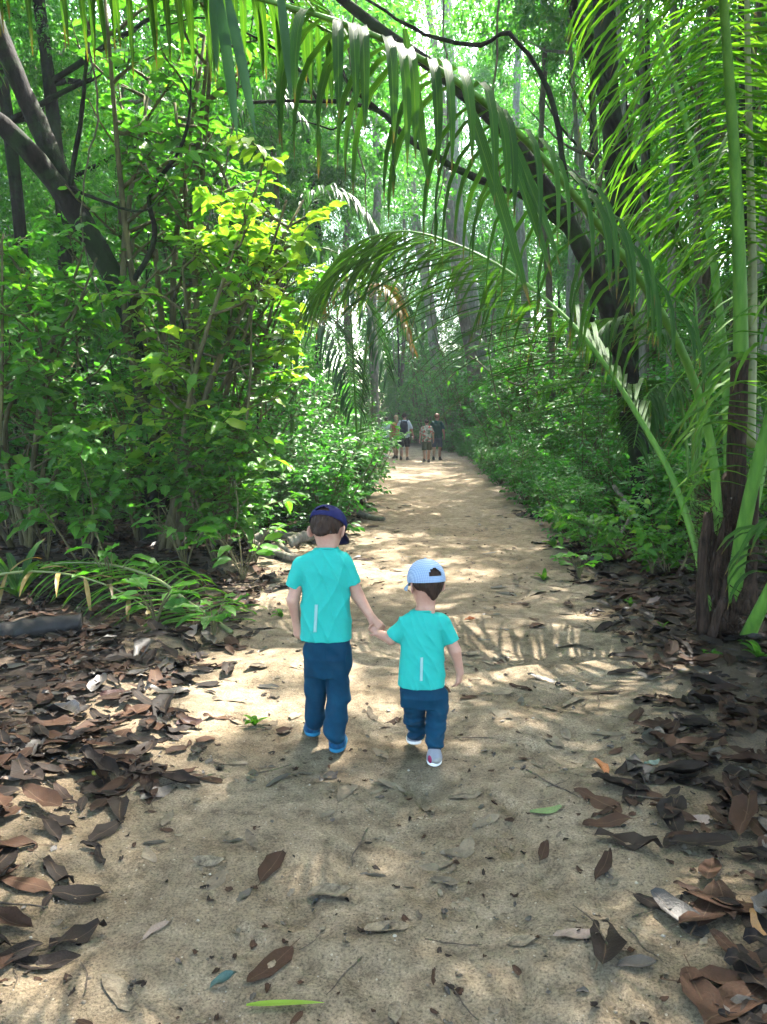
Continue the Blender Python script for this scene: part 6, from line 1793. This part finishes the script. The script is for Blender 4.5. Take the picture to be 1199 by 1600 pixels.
# keep off the boys' feet
cand = cand[~((np.abs(cand[:, 0] + 0.25) < 0.2) & (np.abs(cand[:, 1] - 3.5) < 0.25)) & ~((np.abs(cand[:, 0] - 0.2) < 0.16) & (np.abs(cand[:, 1] - 3.3) < 0.25))]
offp = off_path(cand[:, 0], cand[:, 1])
rank = np.argsort(cand[:, 1])
print('fallen leaves', len(cand))
KEYS_OUT = ['black', 'black', 'black', 'black', 'brown', 'brown', 'brown', 'grey', 'brown', 'red' if rl.random() < 0.6 else 'black']
KEYS_IN = ['sandy', 'sandy', 'sandy', 'sandy', 'brown', 'grey', 'sandy']
COLW = {'black': 'wet black', 'brown': 'curled brown', 'red': 'dark red', 'grey': 'shiny grey', 'pale': 'pale pinkish', 'sandy': 'sand-coated brown'}
def region(x, y, d):
    if d < -0.1: return 'half buried in the sand of the path'
    return 'in the litter along the %s side of the path' % ('left' if x < 0.2 else 'right')
def ground_tilt(x, y, s=0.05):
    return np.array([-(gz(x + s, y) - gz(x - s, y)) / (2 * s), -(gz(x, y + s) - gz(x, y - s)) / (2 * s), 1.0])
bulk = {}
for j, ii in enumerate(rank):
    x, y = cand[ii]; d = offp[ii]
    on = d < -0.12
    key = (KEYS_IN if on else KEYS_OUT)[int(rl.integers(7 if on else 10))]
    L = (0.08 + 0.19 * rl.random() ** 1.4) * (0.85 if on else 1.0)
    if on: L *= rl.uniform(0.7, 1.15)
    az = rl.uniform(0, 6.28)
    n = ground_tilt(x, y); n = nrm(n + rl.normal(0, 0.05 if on else 0.10, 3) * [1, 1, 0])
    X = np.array([math.cos(az), math.sin(az), 0]); X = nrm(X - n * (X @ n)); S_ = np.cross(n, X)
    sq = rl.uniform(0.15, 0.5) if on else rl.uniform(0.3, 0.85)
    z = gz(x, y) + (0.002 if on else rl.uniform(0.004, 0.03) * min(1, max(d + .1, 0) * 2.2) + 0.006)
    k = int(rl.integers(10))
    if j < 300:
        o = bpy.data.objects.new('fallen_leaf', ft_mesh(k, key)); COL.objects.link(o)
        m = Matrix(((X[0], S_[0], n[0] * sq), (X[1], S_[1], n[1] * sq), (X[2], S_[2], n[2] * sq)))
        o.matrix_world = Matrix.Translation((x, y, z)) @ m.to_4x4() @ Matrix.Scale(L, 4)
        lb = '%s fallen leaf %s' % (COLW[key], region(x, y, d))
        tag(o, lb, 'leaf', '%s leaves %s' % (COLW[key], region(x, y, d)))
    else:
        V, F_, UV_ = FT[k]
        P = np.array([x, y, z]) + L * (V[:, 0:1] * X + V[:, 1:2] * S_ + V[:, 2:3] * n * sq)
        b = bulk.setdefault(key, [[], [], [], [], 0])
        b[0].append(P); b[1].append(F_ + b[4]); b[2].append(UV_); b[3].append(np.full(len(P), rl.random())); b[4] += len(P)
# crumbled bits of leaf trodden into the sand
for q in range(5200):
    y = 1.2 + rl.random() ** 1.3 * 9.5; x = rl.uniform(-1, 1) * (0.52 * y + 0.3)
    if rl.random() > 0.35 + 0.6 * float(litter_density(x, y)): continue
    key = ['brown', 'black', 'sandy', 'sandy', 'brown', 'grey'][int(rl.integers(6))]; L = rl.uniform(0.012, 0.045)
    V, F_, UV_ = FT[int(rl.integers(10))]; F_ = F_[int(rl.integers(0, 8)):]
    az = rl.uniform(0, 6.28); n = nrm(ground_tilt(x, y) + rl.normal(0, 0.12, 3) * [1, 1, 0]); X = np.array([math.cos(az), math.sin(az), 0]); X = nrm(X - n * (X @ n)); S_ = np.cross(n, X)
    P = np.array([x, y, gz(x, y) + 0.002]) + L * (V[:, 0:1] * X + V[:, 1:2] * S_ * 1.3 + V[:, 2:3] * n)
    b = bulk.setdefault(key, [[], [], [], [], 0])
    b[0].append(P); b[1].append(F_ + b[4]); b[2].append(UV_); b[3].append(np.full(len(P), rl.random())); b[4] += len(P)
VV, FF, UU, RR, MI, n0, mats = [], [], [], [], [], 0, []
for key, b in bulk.items():
    V = np.concatenate(b[0]); F_ = np.concatenate(b[1])
    VV.append(V); FF.append(F_ + n0); UU.append(np.concatenate(b[2])); RR.append(np.concatenate(b[3])); MI += [len(mats)] * len(F_); mats.append(DL[key]); n0 += len(V)
tag(obj('leaf_litter', make_mesh('leaf_litter', np.concatenate(VV), np.concatenate(FF), rnd=np.concatenate(RR), uv=np.concatenate(UU), mats=mats, fmat=MI)),
    'dark wet fallen leaves carpeting the ground farther along both path edges', 'leaf litter', kind='stuff')

# the leaves one would point at
def one_leaf(px, py, L, az, key, label, tilt=(0, 0), sq=1.0, k=0, name='fallen_leaf', lift=0.006):
    p = G(px, py)
    n = nrm(ground_tilt(p.x, p.y) + np.array([tilt[0], tilt[1], 0])); X = np.array([math.cos(az), math.sin(az), 0]); X = nrm(X - n * (X @ n)); S_ = np.cross(n, X)
    o = bpy.data.objects.new(name, ft_mesh(k, key)); COL.objects.link(o)
    m = Matrix(((X[0], S_[0], n[0] * sq), (X[1], S_[1], n[1] * sq), (X[2], S_[2], n[2] * sq)))
    o.matrix_world = Matrix.Translation(p + Vector((0, 0, lift + 0.3 * L * (abs(tilt[0]) + abs(tilt[1])) * 0.5))) @ m.to_4x4() @ Matrix.Scale(L, 4)
    tag(o, label, 'leaf')
one_leaf(938, 1210, .10, 1.9, 'orange', 'orange fallen leaf standing up on the sand right of the smaller boy', tilt=(0.2, -0.7), k=1)
one_leaf(1020, 1205, .085, 0.3, 'teal', 'blue-green fallen leaf beside the orange one', tilt=(0, -0.4), k=2)
one_leaf(858, 1271, .16, 0.05, 'green', 'green oval leaf lying flat on the path right of centre', sq=0.4, k=3)
one_leaf(1165, 1145, .16, 0.2, 'red', 'large glossy dark red leaf at the right edge', tilt=(0, -0.45), k=4)
one_leaf(1130, 1115, .15, 2.4, 'brown', 'big folded brown leaf above the large dark red one', tilt=(0.1, -0.3), k=5)
one_leaf(1095, 1297, .10, 0.1, 'pale', 'peach-coloured leaf on the dark litter at right', tilt=(0, -0.2), k=6)
one_leaf(1075, 1325, .14, -0.1, 'brown', 'curled brown leaf with orange rim below the peach-coloured leaf', tilt=(0, -0.3), k=7)
one_leaf(735, 967, .09, 0.1, 'orange', 'small orange-brown leaf on the path behind the smaller boy', tilt=(0, -0.4), k=1)
one_leaf(462, 1043, .08, 0.1, 'amber', 'small amber leaf beside the knee of the taller boy', tilt=(0, -0.3), k=2)
one_leaf(250, 1058, .14, -0.2, 'red', 'red leaf lit by the sun above the dark curled one at left', tilt=(0, -0.2), k=3)
one_leaf(185, 1095, .20, -0.1, 'red', 'long curled leaf with dark red inside in the left litter', tilt=(0, -0.55), k=4)
one_leaf(300, 1137, .15, 0.35, 'red', 'pinkish red leaf at the edge of the sand on the left', tilt=(0, -0.2), k=5)
one_leaf(298, 1000, .15, 1.3, 'pale', 'upright pale brown leaf at the butt of the fallen frond', tilt=(0.1, -1.0), k=6)
one_leaf(28, 1243, .15, 0.1, 'pale', 'broad pale reddish leaf at the left edge', tilt=(0, -0.2), k=7)
one_leaf(352, 1527, .085, 0.45, 'teal', 'small blue-grey pointed leaf near the bottom of the path', tilt=(0, -0.25), k=8)
one_leaf(125, 1465, .17, 0.5, 'black', 'largest wet dark leaf at the lower left', tilt=(0, -0.1), k=9)
one_leaf(248, 1450, .11, 0.9, 'pale', 'pale leaf caught in a round patch of sun at the lower left', sq=0.4, k=0)
one_leaf(20, 1455, .14, -0.3, 'brown', 'orange-brown leaf curling up at the lower left edge', tilt=(0.1, -0.4), k=1)
one_leaf(1180, 1480, .10, 1.8, 'amber', 'curled yellow-brown leaf at the lower right edge', tilt=(0.1, -0.8), k=2)
one_leaf(735, 1237, .15, 0.1, 'sandy', 'round sand-coated leaf just below the smaller boy', sq=0.4, k=3)
one_leaf(330, 1352, .12, -0.1, 'sandy', 'curled sandy leaf casting a shadow left of centre', tilt=(0, -0.3), k=4)
one_leaf(520, 1385, .17, 0.0, 'sandy', 'long sandy leaf on the path below the bright sun patch', sq=0.6, k=5)
one_leaf(848, 1335, .09, 1.4, 'brown', 'upright brown leaf fragment stuck in the sand right of centre', tilt=(0.5, -0.5), k=6)
one_leaf(905, 1475, .15, -0.2, 'pale', 'broken pale leaf in a sun patch at the lower right', sq=0.5, k=7)
one_leaf(1000, 1520, .13, 0.1, 'grey', 'dark grey leaf pressed into the sand at the lower right', sq=0.4, k=8)
one_leaf(1022, 948, .16, 0.5, 'pale', 'shiny reddish leaf bowl standing left of the palm base', tilt=(0, -0.7), k=9)
one_leaf(150, 1215, .14, 2.8, 'brown', 'dark folded brown leaf beside the small yellow fruit', tilt=(0.2, -0.6), k=0)
V, Fq, UVc = leaflet((0, 0, 0.012), (1, 0.1, 0.02), 0.20, 0.022, rl, sag=0.0, stiff=1.0)
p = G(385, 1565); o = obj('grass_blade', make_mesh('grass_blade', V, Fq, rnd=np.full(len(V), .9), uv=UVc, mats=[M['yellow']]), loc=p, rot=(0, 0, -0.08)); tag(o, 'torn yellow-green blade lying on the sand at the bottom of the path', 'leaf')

# twigs
TW = []
for i in range(6):
    q = np.random.default_rng(70 + i); tb = Tubes(); P = wander((-0.5, 0, 0), (1, 0, 0), 1.0, 9, q, 0.14); P[:, 2] = 0.012 + 0.02 * np.abs(P[:, 2])
    tb.add(P, np.linspace(0.016, 0.008, 10), 5); TW.append(tb.mesh('twig', [M['bark_brown']]))
for i in range(150):
    y = 1.5 + rl.random() ** 1.2 * 7; x = rl.uniform(-1, 1) * (0.52 * y + 0.3)
    d = float(off_path(x, y)); 
    if d < -0.2 and rl.random() < 0.55: continue
    o = obj('twig', TW[i % 6], loc=(x, y, gz(x, y) + 0.004), rot=(0, 0, rl.uniform(0, 6.28)), scale=float(rl.uniform(0.08, 0.3)))
    sd = 'lying on the sand of the path' if d < -0.1 else 'in the litter on the %s of the path' % ('left' if x < 0.2 else 'right')
    tag(o, 'thin brown twig ' + sd, 'twig', 'twigs ' + sd)
# crumbs and clods on the sand
def pebble_mesh(seed):
    q = np.random.default_rng(seed); V, Fq = [], []
    for i in range(5):
        for j in range(7):
            a = i / 4 * math.pi; b = j / 7 * 2 * math.pi; r = 1 + q.normal(0, .08)
            V.append((math.sin(a) * math.cos(b) * r, math.sin(a) * math.sin(b) * r * 0.8, math.cos(a) * 0.7 * r))
    for i in range(4):
        for j in range(7): Fq.append((i * 7 + j, (i + 1) * 7 + j, (i + 1) * 7 + (j + 1) % 7, i * 7 + (j + 1) % 7))
    return np.array(V), np.array(Fq)
VV, FF, MI, n0 = [], [], [], 0
pm = [pebble_mesh(i) for i in range(5)]
M['shell'] = solid('shell_crumb', (0.36, 0.31, 0.24), rough=0.6); M['clod'] = solid('soil_clod', (0.16, 0.125, 0.085), rough=0.9); M['seed'] = solid('brown_seed', (0.12, 0.085, 0.06), rough=0.5, scale=20); M['fruit'] = solid('yellow_green_fruit', (0.42, 0.40, 0.06), rough=0.4)
for i in range(5000):
    y = 1.2 + rl.random() ** 1.6 * 7; x = rl.uniform(-1, 1) * (0.52 * y + 0.3)
    V, Fq = pm[i % 5]; s = rl.uniform(0.001, 0.003) * (1 + (rl.random() < 0.06) * 1.6)
    VV.append(V * s + [x, y, 0]); FF.append(Fq + n0); MI += [0 if rl.random() < 0.3 else 1] * len(Fq); n0 += len(V)
VV = np.concatenate(VV); ctr = VV.reshape(5000, -1, 3)[:, :, :2].mean(1)
VV[:, 2] += np.repeat(ground_z(ctr[:, 0], ctr[:, 1]), len(pm[0][0])) + 0.0005
tag(obj('gravel', make_mesh('gravel', VV, np.concatenate(FF), mats=[M['shell'], M['clod']], fmat=MI)), 'tiny shell crumbs and soil clods strewn over the sand', 'crumbs', kind='stuff')
def ball(px, py, s, mt, label, name, cat):
    V, Fq = pm[int(rl.integers(5))]; p = G(px, py)
    tag(obj(name, make_mesh(name, V * s, Fq, mats=[M[mt]]), loc=(p.x, p.y, p.z + s * 0.55), rot=(0, 0, rl.uniform(0, 6))), label, cat)
ball(149, 1224, .017, 'fruit', 'small round yellow-green fruit in the left litter', 'fruit', 'fruit')
ball(552 + 320, 1068, .018, 'wet_wood', 'dark round nut on the sand right of the smaller boy', 'nut', 'nut')
for i in range(26):
    px, py = rl.uniform(10, 260), rl.uniform(1060, 1170)
    V, Fq = pm[i % 5]; p = G(px, py)
    tag(obj('seed', make_mesh('seed', V * rl.uniform(.012, .02), Fq, mats=[M['seed']]), loc=(p.x, p.y, p.z + .012), rot=(0, 0, rl.uniform(0, 6))), 'round brown seed among the leaves of the left litter heap', 'seed', 'round seeds in the left litter heap')

# ------------------------------------------------------------------ the air
hz, nt, out = new_mat('haze_air')
pv = N(nt, 'ShaderNodeVolumePrincipled')
pv.inputs['Color'].default_value = (0.82, 0.93, 0.95, 1)
pv.inputs['Density'].default_value = HAZE
pv.inputs['Anisotropy'].default_value = 0.1
nt.links.new(pv.outputs[0], out.inputs['Volume'])
if HAZE > 0:
    x0, x1, y0, y1, z0, z1 = -60, 60, -45, 130, -3, 26
    V = [(x, y, z) for z in (z0, z1) for y in (y0, y1) for x in (x0, x1)]
    obj('haze', make_mesh('haze', V, [(0, 2, 3, 1), (4, 5, 7, 6), (0, 1, 5, 4), (2, 6, 7, 3), (0, 4, 6, 2), (1, 3, 7, 5)], smooth=False), mat=hz, kind='stuff')
